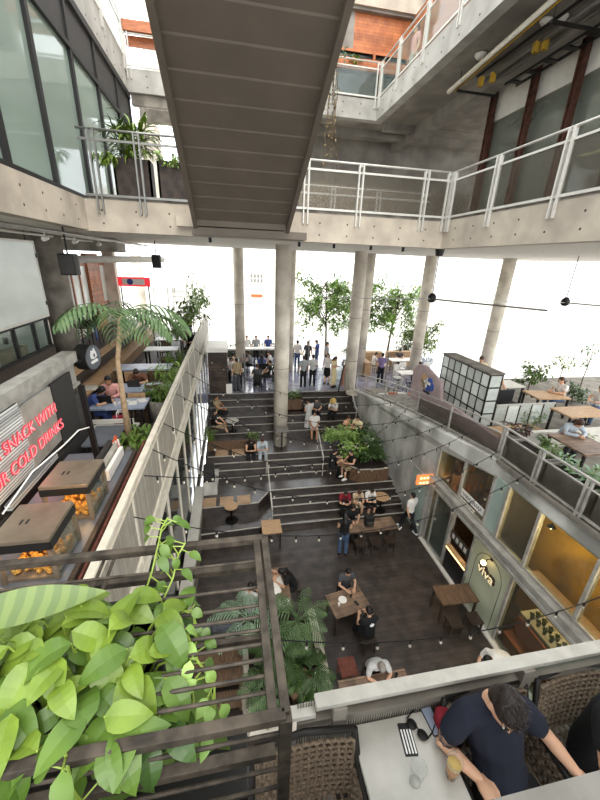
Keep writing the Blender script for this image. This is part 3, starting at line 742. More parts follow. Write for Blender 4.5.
def person(label, loc, rz, pose, top, sleeve, bottom, blen, hair, style, shoe='black', skin='skin', group=None, sc=1, hat=None, skirt=False):
    t = thing('person', label, 'person', loc, rz, group); t.scale = (sc,)*3
    link('body', body_mesh(pose, skin), t)
    if blen: link('skirt' if skirt else 'trousers' if blen > 1.4 else 'shorts', cloth_mesh('skirt' if skirt else 'bottom', pose, blen, 'cloth_'+bottom), t)
    link('shirt', cloth_mesh('top', pose, sleeve, 'cloth_'+top), t)
    for k in 'ab': link('shoe', shoe_mesh(pose, {'black': 'rubber', 'white': 'white_print', 'tan': 'beige_pad'}[shoe], k), t)
    link('hair', hair_mesh(pose, style, 'hair_'+hair), t)
    if hat: link('hat', hat_mesh(pose, hat), t)
    return t
# ================================================================ GLAZED SHOP FRONT UNDER THE RIGHT TERRACE
def shop_front():
    struct('trim_15', MB().bb(6.52, 6.8, -3, 9.3, 2.44, 2.72).bb(6.49, 6.56, -3, 9.3, 2.44, 2.52).bb(6.49, 6.6, -3, 9.3, 2.66, 2.74), 'galvanised')
    m = MB()
    for y in (9.22, 7.95, 6.78, 6.28, 5.32, 3.93, 2.3, .6): m.bb(6.66, 6.8, y-.035, y+.035, 2.74, 4.36)
    for y in (9.22, 7.98, 6.9, 5.44, 3.4, 1.6): m.bb(6.66, 6.8, y-.035, y+.035, 0, 2.44)
    m.bb(6.68, 6.78, -3, 9.25, 2.74, 2.8).bb(6.68, 6.78, -3, 9.25, 0, .06)
    struct('window_6', m, 'galvanised')
    struct('trim_16', MB().bb(6.55, 6.7, -3, 9.3, 0, .05), 'off_white')
    struct('window_7', MB().bb(6.71, 6.725, 7.98, 9.2, .06, 4.0).bb(6.71, 6.725, 6.8, 7.9, 2.8, 4.36).bb(6.71, 6.725, -3, 6.26, 2.8, 4.36).bb(6.71, 6.725, -3, 5.4, .06, 2.44), 'dark_shop_glass')
    struct('trim_17', MB().bb(6.7, 6.76, 6.3, 6.76, 2.8, 4.36), 'mint_panel')
    p = tag(MB().bb(6.69, 6.76, 5.48, 6.87, .06, 2.44).build('shop_sign', 'sage_paint'), 'sage green wall panel with arched outline and lit shop name', 'sign')
    a = [(6.682, 5.62, .1)]; b = []
    pts = [(6.684, 5.66, .1), (6.684, 5.66, 1.6)]+[(6.684, 6.17-.51*math.cos(t*PI/12), 1.6+.55*math.sin(t*PI/12)) for t in range(1, 12)]+[(6.684, 6.68, 1.6), (6.684, 6.68, .1)]
    MB().tube(pts, .011, 6).build('arch_line', 'dark_concrete', p)
    text('lettering_side', 'viva', .4, 'dark_wood', p, (6.65, 6.16, 1.62), (PI/2, 0, -PI/2), .035, bevel=.012); text('lettering', 'viva', .4, 'letter_light', p, (6.607, 6.16, 1.62), (PI/2, 0, -PI/2), .006, bevel=.004)
    lp = tag(MB().tube([(6.69, 6.17, 2.1), (6.55, 6.17, 2.14), (6.5, 6.17, 2.05)], .014, 8).tube([(6.692, 6.17, 2.1), (6.68, 6.17, 2.1)], .05, 12).build('wall_lamp', 'black_metal'), 'small wall lamp glowing above the lit name on the sage panel', 'lamp')
    MB().ball((6.48, 6.2, 2.0), .07, 16, 12).build('globe', 'bulb_warm', lp, True)
    d = tag(MB().bb(6.69, 6.75, 6.95, 7.93, .06, .95).build('bar_counter', 'black_paint'), 'black bar front between the open door and the sage panel', 'counter')
    MB().bb(6.66, 6.8, 6.95, 7.93, .95, 1.0).build('counter_edge', 'light_wood', d); MB().bb(6.655, 6.665, 6.95, 7.93, .88, .93).build('light_strip', 'strip_warm', d)
    q = tag(MB().bb(6.7, 6.72, 7.0, 7.9, 1.3, 1.62).build('menu_board', 'charcoal'), 'dark menu strip above the black bar front', 'sign')
    for i in range(4): MB().bb(6.692, 6.7, 7.1+i*.2, 7.22+i*.2, 1.38, 1.54).build('menu_print', 'off_white', q)
    dr = thing('swing_door', 'black framed glass door standing open beside the black bar front', 'door', (6.7, 8.02, .06))
    MB().bb(-.03, .03, 0, .06, 0, 2.3).bb(-.03, .03, .86, .92, 0, 2.3).bb(-.03, .03, 0, .92, 0, .08).bb(-.03, .03, 0, .92, 2.22, 2.3).build('frame', 'galvanised', dr)
    MB().bb(-.008, .008, .06, .86, .08, 2.22).build('pane', 'clear_glass', dr); MB().tube([(-.07, .8, .95), (-.07, .8, 1.35)], .014).build('handle', 'stainless', dr)
    s = tag(MB().bb(6.69, 6.705, 6.87, 7.88, 2.97, 3.2).build('shop_sign', 'white_paint'), 'white strip sign with dark script on the upper glass', 'sign')
    MB().tube([(6.686, 7.8-.85*i/60, 3.085+.05*math.sin(i*.9)*(1-.3*math.sin(i*.31))+.01*math.sin(i*2.3)) for i in range(61)], .007, 5).build('script', 'charcoal', s)
    for i, (z, w) in enumerate(((2.88, .8), (2.8, .6))):
        for j in range(5): MB().bb(6.69, 6.7, 7.82-j*.14-w*.1, 7.84-j*.14+.02, z-.025, z+.015).build('small_print', 'white_paint', s)
    # lit bar shelves inside
    sh = thing('bar_shelf', 'back bar shelves glowing orange behind the farthest glass bay', 'shelf', (7.7, 8.85, 0))
    MB().bb(-.5, .9, .2, .3, 0, 4).build('back_panel', 'brown_wood', sh)
    for z in (1.2, 1.7, 2.2, 2.95, 3.4): MB().bb(-.5, .9, -.05, .25, z, z+.04).build('shelf_board', 'brown_wood', sh); MB().bb(-.5, .9, .18, .2, z-.04, z-.01).build('light_strip', 'orange_light', sh)
    bt = MB().lathe([(.035, 0), (.035, .15), (.013, .2), (.013, .27)], n=10).mesh('bottle', 'beer', True)
    for z in (1.24, 1.74, 2.24, 2.99, 3.44):
        for i in range(6):
            o = link('bottle', bt, None, (7.3+i*.2+rnd(-.04, .04), 8.95, z)); tag(o, 'amber bottle on the glowing back bar shelves', 'bottle', 'bottles on the back bar shelves')
    lamp = bpy.data.lights.new('bar_glow', 'POINT'); lamp.energy = 14; lamp.color = (1, .55, .22); lamp.shadow_soft_size = .15
    lo = bpy.data.objects.new('bar_glow', lamp); COL.objects.link(lo); lo.parent = sh; lo.location = (-.3, -.2, 2.75)
    # interior counters
    bench = thing('bench', 'red brown bench under the shop window with a row of potted herbs', 'bench', (7.05, 0, 0))
    MB().bb(-.2, .1, 3.5, 5.35, .35, .42).build('seat', 'red_wood', bench); MB().bb(.1, .16, 3.5, 5.35, .0, .95).build('backrest', 'red_wood', bench); MB().bb(-.18, .08, 3.6, 5.3, 0, .35).build('base', 'red_wood', bench)
    co = tag(MB().bb(7.28, 7.7, 3.4, 5.35, 0, 1.0).bb(7.22, 7.75, 3.38, 5.38, 1.0, 1.05).build('counter', 'off_white'), 'white counter inside behind the red bench', 'counter')
    pm = MB().lathe([(.035, 0), (.05, .11), (.045, .11)], n=10).mesh('herb_pot', 'black_pot'); fm = MB()
    for i in range(16): fm.leaf((0, 0, .1), (rnd(-1, 1), rnd(-1, 1), 1), (rnd(-1, 1), rnd(-1, 1), .3), .11, .05, .5)
    fm = fm.mesh('foliage', 'leaf_deep')
    for r in range(2):
        for i in range(9):
            o = tag(link('herb_pot', pm, None, (7.34+r*.17, 3.55+i*.2, 1.05)), 'small black herb pot in rows on the white counter inside', 'pot', 'herb pots on the counter'); link('foliage', fm, o)
    c2 = tag(MB().bb(8.2, 8.7, 2.6, 6.4, 0, 1.05).bb(8.1, 8.75, 2.55, 6.45, 1.05, 1.1).build('counter', 'light_wood'), 'pale service counter in front of the yellow wall', 'counter')
    MB().bb(8.094, 8.1, 2.6, 6.4, 1.0, 1.05).build('edge_strip', 'strip_warm', c2)
    ts = thing('dining_table', 'pale wooden table inside by the near shop window', 'table', (7.75, 2.6, 0))
    MB().bb(-.35, .35, -.6, .6, .72, .76).build('tabletop', 'light_wood', ts)
    for a in (-.28, .28):
        for b_ in (-.5, .5): MB().bb(a-.025, a+.025, b_-.025, b_+.025, 0, .72).build('leg', 'dark_wood', ts)
    for i, (x, y, z) in enumerate(((7.9, 5.9, 3.3), (7.9, 4.2, 3.3), (7.9, 2.6, 3.3), (7.9, 7.6, 3.5))):
        t = thing('pendant_lamp', ['small pendant lamp behind the glass near the mint panel', 'middle pendant lamp above the service counter inside', 'nearest pendant lamp inside the shop', 'pendant lamp above the bar inside'][i], 'lamp', (x, y, z))
        MB().tube([(0, 0, 0), (0, 0, 4.25-z)], .01).build('cord', 'black_metal', t); MB().lathe([(.02, .1), (.1, 0), (.09, 0), (.015, .09)], n=16).build('shade', 'black_metal', t); MB().ball((0, 0, -.01), .05).build('bulb', 'bulb_warm', t, True)
        l = bpy.data.lights.new('pendant_glow', 'POINT'); l.energy = 100 if i < 3 else 30; l.color = (1, .72, .36); l.shadow_soft_size = .1
        o = bpy.data.objects.new('pendant_glow', l); COL.objects.link(o); o.parent = t; o.location = (0, 0, -.12)
    tag(MB().tube([(8.0, -2, 3.75), (8.0, 6.9, 3.75)], .03, 8).build('ceiling_track', 'black_metal'), 'black track running under the shop ceiling', 'track')
    # hanging orange sign by the wall
    h = thing('hanging_sign', 'orange lit double sign board sticking out above the grey door', 'sign', (6.7, 9.35, 2.45))
    for z in (.0, .19): MB().bb(-.62, -.02, -.05, .05, z-.08, z+.08).build('sign_board', 'orange_light', h); [MB().bb(-.52+i*.12, -.45+i*.12, -.056, -.05, z-.04, z+.03).build('lit_letter', 'strip_warm', h) for i in range(4)]
    MB().tube([(0, 0, .34), (-.6, 0, .34)], .012).tube([(-.5, 0, .34), (-.5, 0, .25)], .008).tube([(-.15, 0, .34), (-.15, 0, .25)], .008).build('bracket', 'galvanised', h)
    struct('door_1', MB().bb(6.62, 6.7, 9.45, 10.45, 0, 2.35), 'mint_panel'); struct('trim_18', MB().bb(6.6, 6.72, 9.38, 9.45, 0, 2.42).bb(6.6, 6.72, 10.45, 10.52, 0, 2.42).bb(6.6, 6.72, 9.38, 10.52, 2.35, 2.42), 'galvanised')
shop_front()

# ================================================================ RIGHT TERRACE
ZT = 4.72
def glass_block():
    t = thing('glass_block_cabinet', 'tall gridded cabinet of cloudy glass blocks on the right terrace', 'cabinet', (7.6, 8.9, ZT))
    W_, L_, H = .42, 2.5, 1.73; f = MB(); n = 7
    for i in range(n+1):
        y = L_*i/n
        for x in (0, W_): f.bb(x-.02, x+.02, y-.02, y+.02, 0, H)
    for z in (.02, .45, .88, 1.31, H-.02):
        for x in (0, W_): f.bb(x-.02, x+.02, 0, L_, z-.02, z+.02)
        for y in (0, L_): f.bb(0, W_, y-.02, y+.02, z-.02, z+.02)
    f.build('frame', 'dark_metal', t); MB().bb(-.04, W_+.04, -.04, L_+.04, H, H+.05).build('top', 'dark_concrete', t)
    for i in range(n):
        for k in range(4): MB().bb(-.012, .03, L_*i/n+.025, L_*(i+1)/n-.025, .04+k*.43, .43+k*.43).build('glass_block', 'block_glass' if (i+k) % 3 else 'frosted_glass', t)
    for k in range(4): MB().bb(.03, W_-.03, -.012, .03, .04+k*.43, .43+k*.43).build('glass_block', 'block_glass', t)
    MB().bb(W_*.4, W_*.7, .05, L_-.05, .05, H-.05).build('core_panel', 'off_white', t)
glass_block()
def mauve():
    t = thing('sign_wall', 'mauve low wall with a rounded tall end carrying a coloured logo', 'sign', (7.05, 0, ZT))
    Hh = 1.22
    poly = [(12.45, -.3), (12.45, .65)]+[(11.75+.7*math.cos(a*PI/16), .65+.57*math.sin(a*PI/16)) for a in range(1, 11)]+[(10.5, .95), (10.35, .42), (7.5, .38), (7.5, 0)]
    MB().prism(poly, 0, .12, 0).build('wall_panel', 'mauve_paint', t)
    lg = MB()
    for y, z, r in ((11.55, .78, .17), (11.38, .66, .15), (11.57, .58, .14)): lg.lathe([(r, 0), (r, .05)], (0, y, z), 18, Matrix.Rotation(-PI/2, 3, 'Y'))
    lg.build('logo_orange', 'light_wood', t)
    lg = MB()
    for y, z, r in ((11.12, .78, .14), (11.0, .62, .16), (11.2, .52, .13)): lg.lathe([(r, 0), (r, .05)], (0, y, z), 18, Matrix.Rotation(-PI/2, 3, 'Y'))
    lg.build('logo_blue', 'blue_paint', t)
    MB().bb(-.055, -.05, 11.02, 11.5, .66, .76).bb(-.055, -.05, 11.24, 11.32, .5, .88).build('logo_white', 'white_paint', t)
    MB().bb(-.012, 0, 11.05, 11.5, .28, .36).build('logo_text', 'black_paint', t)
mauve()
def leafy(label, cat, loc, pot=None, n=60, L=.22, Wd=.09, spread=.3, h=.5, leafm='leaf_green', shape='lance', droop=.6, up=1.0, group=None, name='potted_plant', seed=0):
    """a plant: optional pot (loc = its base), stems and a crown of leaves"""
    random.seed(seed or hash(label) % 1000)
    t = thing(name, label, cat, loc, 0, group); z0 = 0
    if pot:
        kind, r, hh, mt = pot; z0 = hh
        if kind == 'round': MB().lathe([(r*.75, 0), (r, hh), (r*.9, hh), (r*.88, hh-.04)], n=20).build('pot', mt, t, True)
        else:
            MB().bb(-r, r, -r*kind, r*kind, 0, hh).build('pot', mt, t) if not isinstance(kind, str) else MB().bb(-r, r, -r, r, 0, hh).build('pot', mt, t)
        MB().bb(-r*.6, r*.6, -r*.6, r*.6, hh-.06, hh+.006).build('soil', 'soil', t)
    st = MB(); fo = MB(); ns = max(3, n//9)
    for i in range(ns):
        a = rnd(0, 2*PI); q = rnd(.0, .35)*spread; tip = Vector((math.cos(a)*spread*rnd(.5, 1), math.sin(a)*spread*rnd(.5, 1), z0+h*rnd(.55, 1)))
        b = Vector((math.cos(a)*q, math.sin(a)*q, z0-.02)); mid = b.lerp(tip, .5)+V3(0, 0, .1*h)
        st.tube([b, mid, tip], [.009, .007, .004], 5)
        for j in range(n//ns):
            f = (j+1)/(n//ns+.2); p = b.lerp(mid, f*2) if f < .5 else mid.lerp(tip, f*2-1)
            aa = rnd(0, 2*PI); d = Vector((math.cos(aa)+math.cos(a)*.5, math.sin(aa)+math.sin(a)*.5, rnd(.1, .9)*up))
            fo.leaf(p, d, (0, 0, 1), L*rnd(.6, 1.1), Wd*rnd(.7, 1.1), droop*rnd(.5, 1.3), .25, 4, shape)
    st.build('stem', 'stem_green', t); fo.build('foliage', leafm, t)
    return t
def planter_box(label, loc, size, group=None, mt='planter_grey'):
    t = thing('planter_box', label, 'planter', loc, 0, group); x, y, z = size; w = .05
    MB().bb(-x/2, -x/2+w, -y/2, y/2, 0, z).bb(x/2-w, x/2, -y/2, y/2, 0, z).bb(-x/2, x/2, -y/2, -y/2+w, 0, z).bb(-x/2, x/2, y/2-w, y/2, 0, z).bb(-x/2, x/2, -y/2, y/2, 0, .05).build('box', mt, t)
    MB().bb(-x/2+w, x/2-w, -y/2+w, y/2-w, z-.12, z-.06).build('soil', 'soil', t)
    return t
G = 'grey planter boxes along the right terrace'
for i, (y, L, lab) in enumerate(((6.42, 1.05, 'grey planter box farthest along the right terrace edge'), (5.25, 1.1, 'grey planter box in the middle of the right terrace edge'), (4.05, 1.1, 'grey planter box nearest on the right terrace edge'))):
    planter_box(lab, (7.2, y, ZT), (.5, L, .62), G)
leafy('bushy glossy plant growing in the farthest grey planter box', 'plant', (7.3, 6.15, ZT+.5), None, 80, .26, .085, .3, .5, 'leaf_green', seed=3, name='leafy_plant')
leafy('sprawling variegated plant in the middle grey planter box', 'plant', (7.3, 5.3, ZT+.5), None, 110, .24, .06, .5, .42, 'leaf_pale', seed=4, name='leafy_plant')
leafy('ferny plant spilling from the nearest grey planter box', 'plant', (7.35, 4.5, ZT+.5), None, 130, .26, .05, .55, .45, 'leaf_palm', seed=5, name='leafy_plant')
leafy('dark red leaved plant in a grey pot by the mauve wall', 'plant', (7.75, 7.6, ZT), ('round', .22, .42, 'planter_grey'), 26, .34, .13, .3, .4, 'hair_brown', 'ovate', seed=6)
leafy('low bright green plant beside the long pale wall', 'plant', (9.5, 7.1, ZT), ('round', .16, .25, 'planter_grey'), 50, .2, .08, .25, .3, 'leaf_lime', seed=7)
leafy('feathery plant behind the red leaved pot', 'plant', (8.7, 8.2, ZT), ('round', .16, .3, 'planter_grey'), 60, .26, .045, .35, .45, 'leaf_palm', seed=8)
# low glazed screen and seating beyond
t = thing('glass_screen', 'low glazed screen with white frame beside the glass block cabinet', 'screen', (8.1, 8.95, ZT))
MB().bb(0, 2.2, -.02, .02, .66, .72).bb(0, 2.2, -.02, .02, 0, .06).build('frame', 'white_metal', t)
for i in range(6): MB().bb(i*.44-.015, i*.44+.015, -.02, .02, 0, .7).build('mullion', 'dark_metal', t)
for i in range(5): MB().bb(i*.44+.02, i*.44+.42, -.005, .005, .06, .66).build('pane', 'frosted_glass' if i % 2 else 'block_glass', t)
tag(MB().bb(7.62, 9.4, 8.1, 8.7, ZT, ZT+.1).build('platform', 'light_wood'), 'flat tan timber step in front of the low glazed screen', 'step')
tag(MB().bb(7.9, 12, 7.42, 7.56, ZT, ZT+.5).build('low_wall', 'off_white'), 'long pale low wall crossing behind the planters', 'wall')
def cafe_table(label, loc, size, top, leg='dark_metal', h=.75, rz=0, group=None, pedestal=False, name='cafe_table'):
    t = thing(name, label, 'table', loc, rz, group); x, y = size
    if isinstance(size, tuple) and y == 0: MB().lathe([(x, h-.03), (x, h)], n=24).build('tabletop', top, t)
    else: MB().bb(-x/2, x/2, -y/2, y/2, h-.045, h).build('tabletop', top, t)
    if pedestal or y == 0:
        MB().tube([(0, 0, .02), (0, 0, h-.03)], .035, 10).build('post', leg, t); MB().lathe([(.24, 0), (.24, .015), (.04, .04)], n=20).build('foot', leg, t)
    else:
        for a in (-1, 1):
            for b in (-1, 1): MB().bb(a*(x/2-.06)-.028, a*(x/2-.06)+.028, b*(y/2-.06)-.028, b*(y/2-.06)+.028, 0, h-.045).build('leg', leg, t)
        MB().bb(-x/2+.06, x/2-.06, -.02, .02, h-.12, h-.045).build('apron', leg, t)
    return t
cafe_table('tan topped table between the white shirted pair on the right terrace', (10.55, 9.6, ZT), (1.2, .8), 'light_wood', rz=-.1)
cafe_table('tan topped table on the right terrace by the frame edge', (10.4, 8.15, ZT), (1.5, .75), 'light_wood')
cafe_table('pale table beside the bush on the right terrace', (9.9, 10.8, ZT), (1.1, .8), 'off_white')
t = cafe_table('slatted pallet table where the brown haired woman works', (8.45, 6.35, ZT), (.95, 1.1), 'table_planks')
b = thing('armchair', 'black framed chair beside the low glazed screen', 'chair', (9.2, 9.6, ZT)); MB().bb(-.3, .3, -.3, .3, .38, .46).build('seat', 'black_paint', b); MB().bb(-.3, .3, .25, .31, .46, .85).build('backrest', 'black_paint', b)
for a in (-.27, .27):
    for q in (-.27, .27): MB().bb(a-.02, a+.02, q-.02, q+.02, 0, .38).build('leg', 'black_metal', b)
b = thing('bench', 'tan bench standing on the right terrace by the frame edge', 'bench', (11.6, 6.95, ZT)); MB().bb(-.6, .6, -.2, .2, .42, .48).build('seat', 'light_wood', b)
for a in (-.5, .5): MB().bb(a-.03, a+.03, -.18, .18, 0, .42).build('leg', 'dark_metal', b)
person('woman in white at the far side of the terrace table', (11.3, 9.75, ZT), PI/2, 'sit', 'white', .5, 'denim', 2, 'brown', 'tail')
person('person in white at the frame edge of the terrace table', (11.9, 8.85, ZT), PI/2+.2, 'sit', 'white', .3, 'denim', 2, 'brown', 'bun')
person('brown haired woman in pale grey bent over the slatted table', (8.75, 7.12, ZT), PI*.95, 'sit_lean', 'palegrey', 1.8, 'darkgrey', 2, 'brown', 'long')
person('person in beige sitting behind the glass block cabinet', (9.3, 10.6, ZT), PI, 'sit', 'beige', .4, 'black', 2, 'dark_brown', 'long')
person('person in cream standing near the glass block cabinet', (9.0, 11.2, ZT), PI*.8, 'phone', 'cream', .5, 'khaki', 2, 'brown', 'short')
# greenery at the terrace end against the sky
def tree(label, loc, h, crown, n, leafm='leaf_tree', L=.2, trunk='bark', lean=0, bare=.3, name='tree', group=None, seed=1, cat='tree', tr=.09):
    random.seed(seed); t = thing(name, label, cat, loc, 0, group); tr_ = MB(); fo = MB()
    top = Vector((lean, 0, h*.8)); pts = [V3(0, 0, 0), V3(lean*.2, .03, h*.3), V3(lean*.6, 0, h*.55), top]
    tr_.tube(pts, [tr, tr*.8, tr*.6, tr*.25], 8)
    cx, cy, cz = crown; ends = []
    for i in range(max(6, n//60)):
        p = pts[1].lerp(pts[3], rnd(bare*.3, 1)); a = rnd(0, 2*PI); e = rnd(-.75, .85)
        q = Vector((lean*.7+cx*math.cos(a)*rnd(.35, 1), cy*math.sin(a)*rnd(.35, 1), h*(1-bare)/2+h*bare+e*cz*.5))
        tr_.tube([p, p.lerp(q, .5)+V3(0, 0, .1*h*.3), q], [tr*.35, tr*.2, tr*.08], 5); ends.append((p, q))
    for i in range(n):
        p, q = random.choice(ends); c = p.lerp(q, rnd(.45, 1.1))+V3(rnd(-1, 1), rnd(-1, 1), rnd(-1, 1))*.25*min(1, cx)
        fo.leaf(c, (rnd(-1, 1), rnd(-1, 1), rnd(-.6, .4)), (0, 0, 1), L*rnd(.7, 1.3), L*.45, .3, .2, 2, 'lance')
    tr_.build('trunk', trunk, t); fo.build('foliage', leafm, t); return t
tree('round leafy bush against the white sky on the right terrace', (11.6, 11.4, ZT), 1.5, (.8, .6, 1.3), 420, 'leaf_green', .2, bare=.1, name='bush', cat='bush', seed=11, tr=.03)
tree('thin wispy sapling against the white sky near the frame edge', (13.6, 11.0, ZT), 2.5, (.7, .4, 1.3), 90, 'leaf_pale', .16, bare=.35, name='sapling', seed=12, tr=.025)
tree('sparse pale sapling left of the frame edge sapling', (12.7, 11.2, ZT), 1.9, (.6, .4, .6), 80, 'leaf_tree', .16, bare=.5, name='sapling', seed=13, tr=.02)
tree('dark low shrub under the saplings on the right terrace', (12.9, 10.6, ZT), .8, (.7, .5, .7), 260, 'leaf_deep', .18, bare=.1, name='bush', cat='bush', seed=14, tr=.03)
# ================================================================ LOWER COURT FURNITURE AND GUESTS
def stool(label, loc, w=.36, d=.36, h=.45, mt='dark_wood', rz=0, group=None):
    t = thing('stool', label, 'stool', loc, rz, group); MB().bb(-w/2, w/2, -d/2, d/2, h-.05, h).build('seat', mt, t)
    for a in (-1, 1):
        for b in (-1, 1): MB().bb(a*(w/2-.035)-.02, a*(w/2-.035)+.02, b*(d/2-.035)-.02, b*(d/2-.035)+.02, 0, h-.05).build('leg', mt, t)
    return t
def chair(label, loc, rz, mt='dark_wood', seatm=None, group=None, h=.45, w=.44, back=.42):
    """four legs, a seat, a backrest; faces +Y locally"""
    t = thing('chair', label, 'chair', loc, rz, group); s = w/2
    MB().bb(-s, s, -s, s, h-.04, h).bevel(.008).build('seat', seatm or mt, t); MB().bb(-s, s, -s-.02, -s+.02, h+.1, h+back).bevel(.008).build('backrest', seatm or mt, t)
    for a in (-1, 1):
        MB().bb(a*s*.9-.018, a*s*.9+.018, -s-.01, -s+.02, 0, h+back-.03).build('leg', mt, t); MB().bb(a*s*.9-.018, a*s*.9+.018, s-.04, s-.005, 0, h-.04).build('leg', mt, t)
    return t
cafe_table('long plank table with a black backpack on it, near the steps', (4.6, 9.42, 0), (1.9, .62), 'table_planks', 'dark_wood', name='dining_table')
for i, (x, y) in enumerate(((4.1, 8.95), (4.65, 8.95), (5.2, 8.95))): stool(['left', 'middle', 'right'][i]+' one of three dark stools tucked under the long plank table', (x, y, 0), group='dark stools at the plank table')
bp = thing('backpack', 'black backpack standing on the long plank table', 'bag', (4.55, 9.4, .75)); m = MB().bb(-.17, .17, -.1, .1, 0, .42); m.bevel(.06, 3); m.build('body', 'black_paint', bp, True)
m = MB().bb(-.12, .12, -.15, -.09, .04, .24); m.bevel(.025); m.build('front_pocket', 'charcoal', bp, True); MB().tube([(-.05, 0, .41), (0, 0, .47), (.05, 0, .41)], .012).build('handle', 'charcoal', bp)
for a in (-.1, .1): MB().tube([(a, .1, .38), (a*1.2, .17, .25), (a, .1, .06)], .016, flat=.4).build('strap', 'charcoal', bp)
cafe_table('plank table with two guests between the palms and the sage panel', (2.88, 6.6, 0), (1.05, .72), 'table_planks', 'dark_wood', rz=.18, name='dining_table')
cafe_table('plank table where the grey shirted man leans', (2.85, 4.35, 0), (1.6, .75), 'table_planks', 'dark_wood', name='dining_table')
cafe_table('tan table behind the pergola bar with papers on it', (1.05, 7.35, 0), (.62, 1.35), 'table_planks', 'dark_wood', name='dining_table')
cafe_table('dark wooden table standing in front of the sage panel', (6.02, 6.36, 0), (1.12, .6), 'brown_wood', 'dark_wood', rz=-.05, name='dining_table')
cafe_table('small pale topped table at the foot of the handrail', (1.12, 9.82, 0), (.68, .68), 'light_wood', 'dark_wood', name='side_table')
stool('reddish square stool beside the palm bed kerb', (2.45, 5.15, 0), .42, .42, .46, 'brick_red')
stool('dark stool under the man in black with a printed back', (3.2, 5.75, 0))
stool('dark stool under the man in the charcoal shirt', (3.02, 7.3, 0)); stool('dark stool under the grey haired man', (3.0, 5.0, 0))
for i, (x, y) in enumerate(((5.7, 5.8), (6.3, 5.8))): stool(['left', 'right'][i]+' stool tucked under the table in front of the sage panel', (x, y, 0))
# small things on tables
def cup(label, loc, mt='white_paint', r=.035, h=.09, group=None, name='cup', cat='cup'):
    return tag(MB().lathe([(r*.75, 0), (r, h), (r*.9, h), (r*.7, .01)], n=12).build(name, mt, None, True, loc), label, cat, group)
def plate(label, loc, mt='white_paint', r=.12, group=None): return tag(MB().lathe([(r*.6, 0), (r, .018), (r*.97, .02), (r*.55, .006)], n=18).build('plate', mt, None, True, loc), label, 'plate', group)
def sheet(label, loc, w=.21, d=.3, rz=0, mt='paper', name='paper_sheet', cat='paper', group=None, h=.006):
    o = MB().bb(-w/2, w/2, -d/2, d/2, 0, h).build(name, mt, None, False, loc); o.rotation_euler = (0, 0, rz); return tag(o, label, cat, group)
plate('white plate on the table between the two men', (2.75, 6.65, .75)); cup('dark cup on the table between the two men', (3.0, 6.7, .75), 'black_paint'); cup('pale cup near the corner of the same table', (2.6, 6.5, .75))
sheet('phone on the table between the two men', (3.1, 6.5, .75), .075, .15, .4, 'black_paint', 'phone', 'phone', h=.009)
cup('dark bottle like cup on the grey haired man\'s table', (3.35, 4.55, .75), 'black_paint', .035, .18); cup('red cup on the grey haired man\'s table', (3.15, 4.3, .75), 'red_paint')
sheet('white papers on the tan table behind the pergola bar', (1.05, 7.5, .75), .3, .4, .2); sheet('white box lid at the near end of the tan table', (1.15, 6.8, .75), .3, .22, 0, h=.05); plate('white plate on the tan table behind the pergola bar', (1.0, 7.2, .75))
# guests on the floor
person('woman in black top and jeans standing at the long plank table', (3.5, 8.98, 0), -.25, 'phone', 'black', 0, 'denim', 2, 'black', 'long', 'black')
person('man in white shirt walking by the grey door', (6.3, 9.72, 0), .35, 'walk', 'white', .55, 'black', 2, 'black', 'short', 'white')
person('person in black seated at the far side of the plank table', (4.1, 10.0, 0), PI, 'sit', 'black', .5, 'black', 2, 'dark_brown', 'long')
stool('dark stool under the person in black at the plank table', (4.1, 9.97, 0))
person('person in red shirt sitting on the low step seat', (4.15, 11.1, 0.0), PI-.1, 'sit_knees', 'red', .6, 'black', 2, 'dark_brown', 'short', 'white')
person('person in beige sitting between the red and white shirts', (4.68, 11.1, 0.0), PI, 'sit_knees', 'beige', .3, 'beige', .9, 'brown', 'bun', 'white', sc=.97)
person('person in white shirt sitting beside the round tan table', (5.15, 11.1, 0.0), PI+.15, 'sit_knees', 'white', .55, 'black', 1, 'black', 'short', 'white')
cafe_table('round tan table in front of the white shirted guest', (5.62, 10.8, .17), (.3, 0), 'light_wood', 'black_metal', .68, name='bistro_table')
person('man in charcoal shirt facing the camera at the plank table by the palms', (3.02, 7.28, 0), PI+.1, 'sit', 'darkgrey', .5, 'black', 2, 'black', 'short')
pb = person('man in black with a white print on his back', (3.2, 5.78, 0), .1, 'sit', 'black', .5, 'black', 2, 'black', 'short')
m = MB()
for a in range(7): m.leaf((0, -.105, .97), (math.cos(a*.9), 0, math.sin(a*.9)), (0, -1, 0), .075, .05, .2)
m.build('back_print', 'white_print', pb)
person('grey haired man in light grey shirt leaning on his table', (3.0, 5.02, 0), PI, 'sit_lean', 'lightgrey', .7, 'black', 2, 'grey', 'short', sc=1.04)
person('woman in black with long hair at the tan table', (1.55, 7.55, 0), PI/2, 'sit_lean', 'black', .5, 'black', 2, 'black', 'long')
stool('dark stool under the long haired woman in black', (1.55, 7.55, 0))
person('person in peach at the left side of the tan table', (.58, 7.75, 0), -PI/2, 'sit', 'peach', .4, 'black', 2, 'dark_brown', 'short')
stool('dark stool under the person in peach', (.58, 7.75, 0))
person('dark haired person seen through the pergola rods in patterned top', (.22, 6.95, 0), -.3, 'sit', 'lightgrey', .5, 'black', 2, 'black', 'short')
stool('dark stool under the person behind the pergola rods', (.22, 6.95, 0))
person('person in white bending by the shop window, cut by the white rail', (6.05, 4.45, 0), PI*.55, 'bend', 'white', .6, 'black', 2, 'black', 'short')
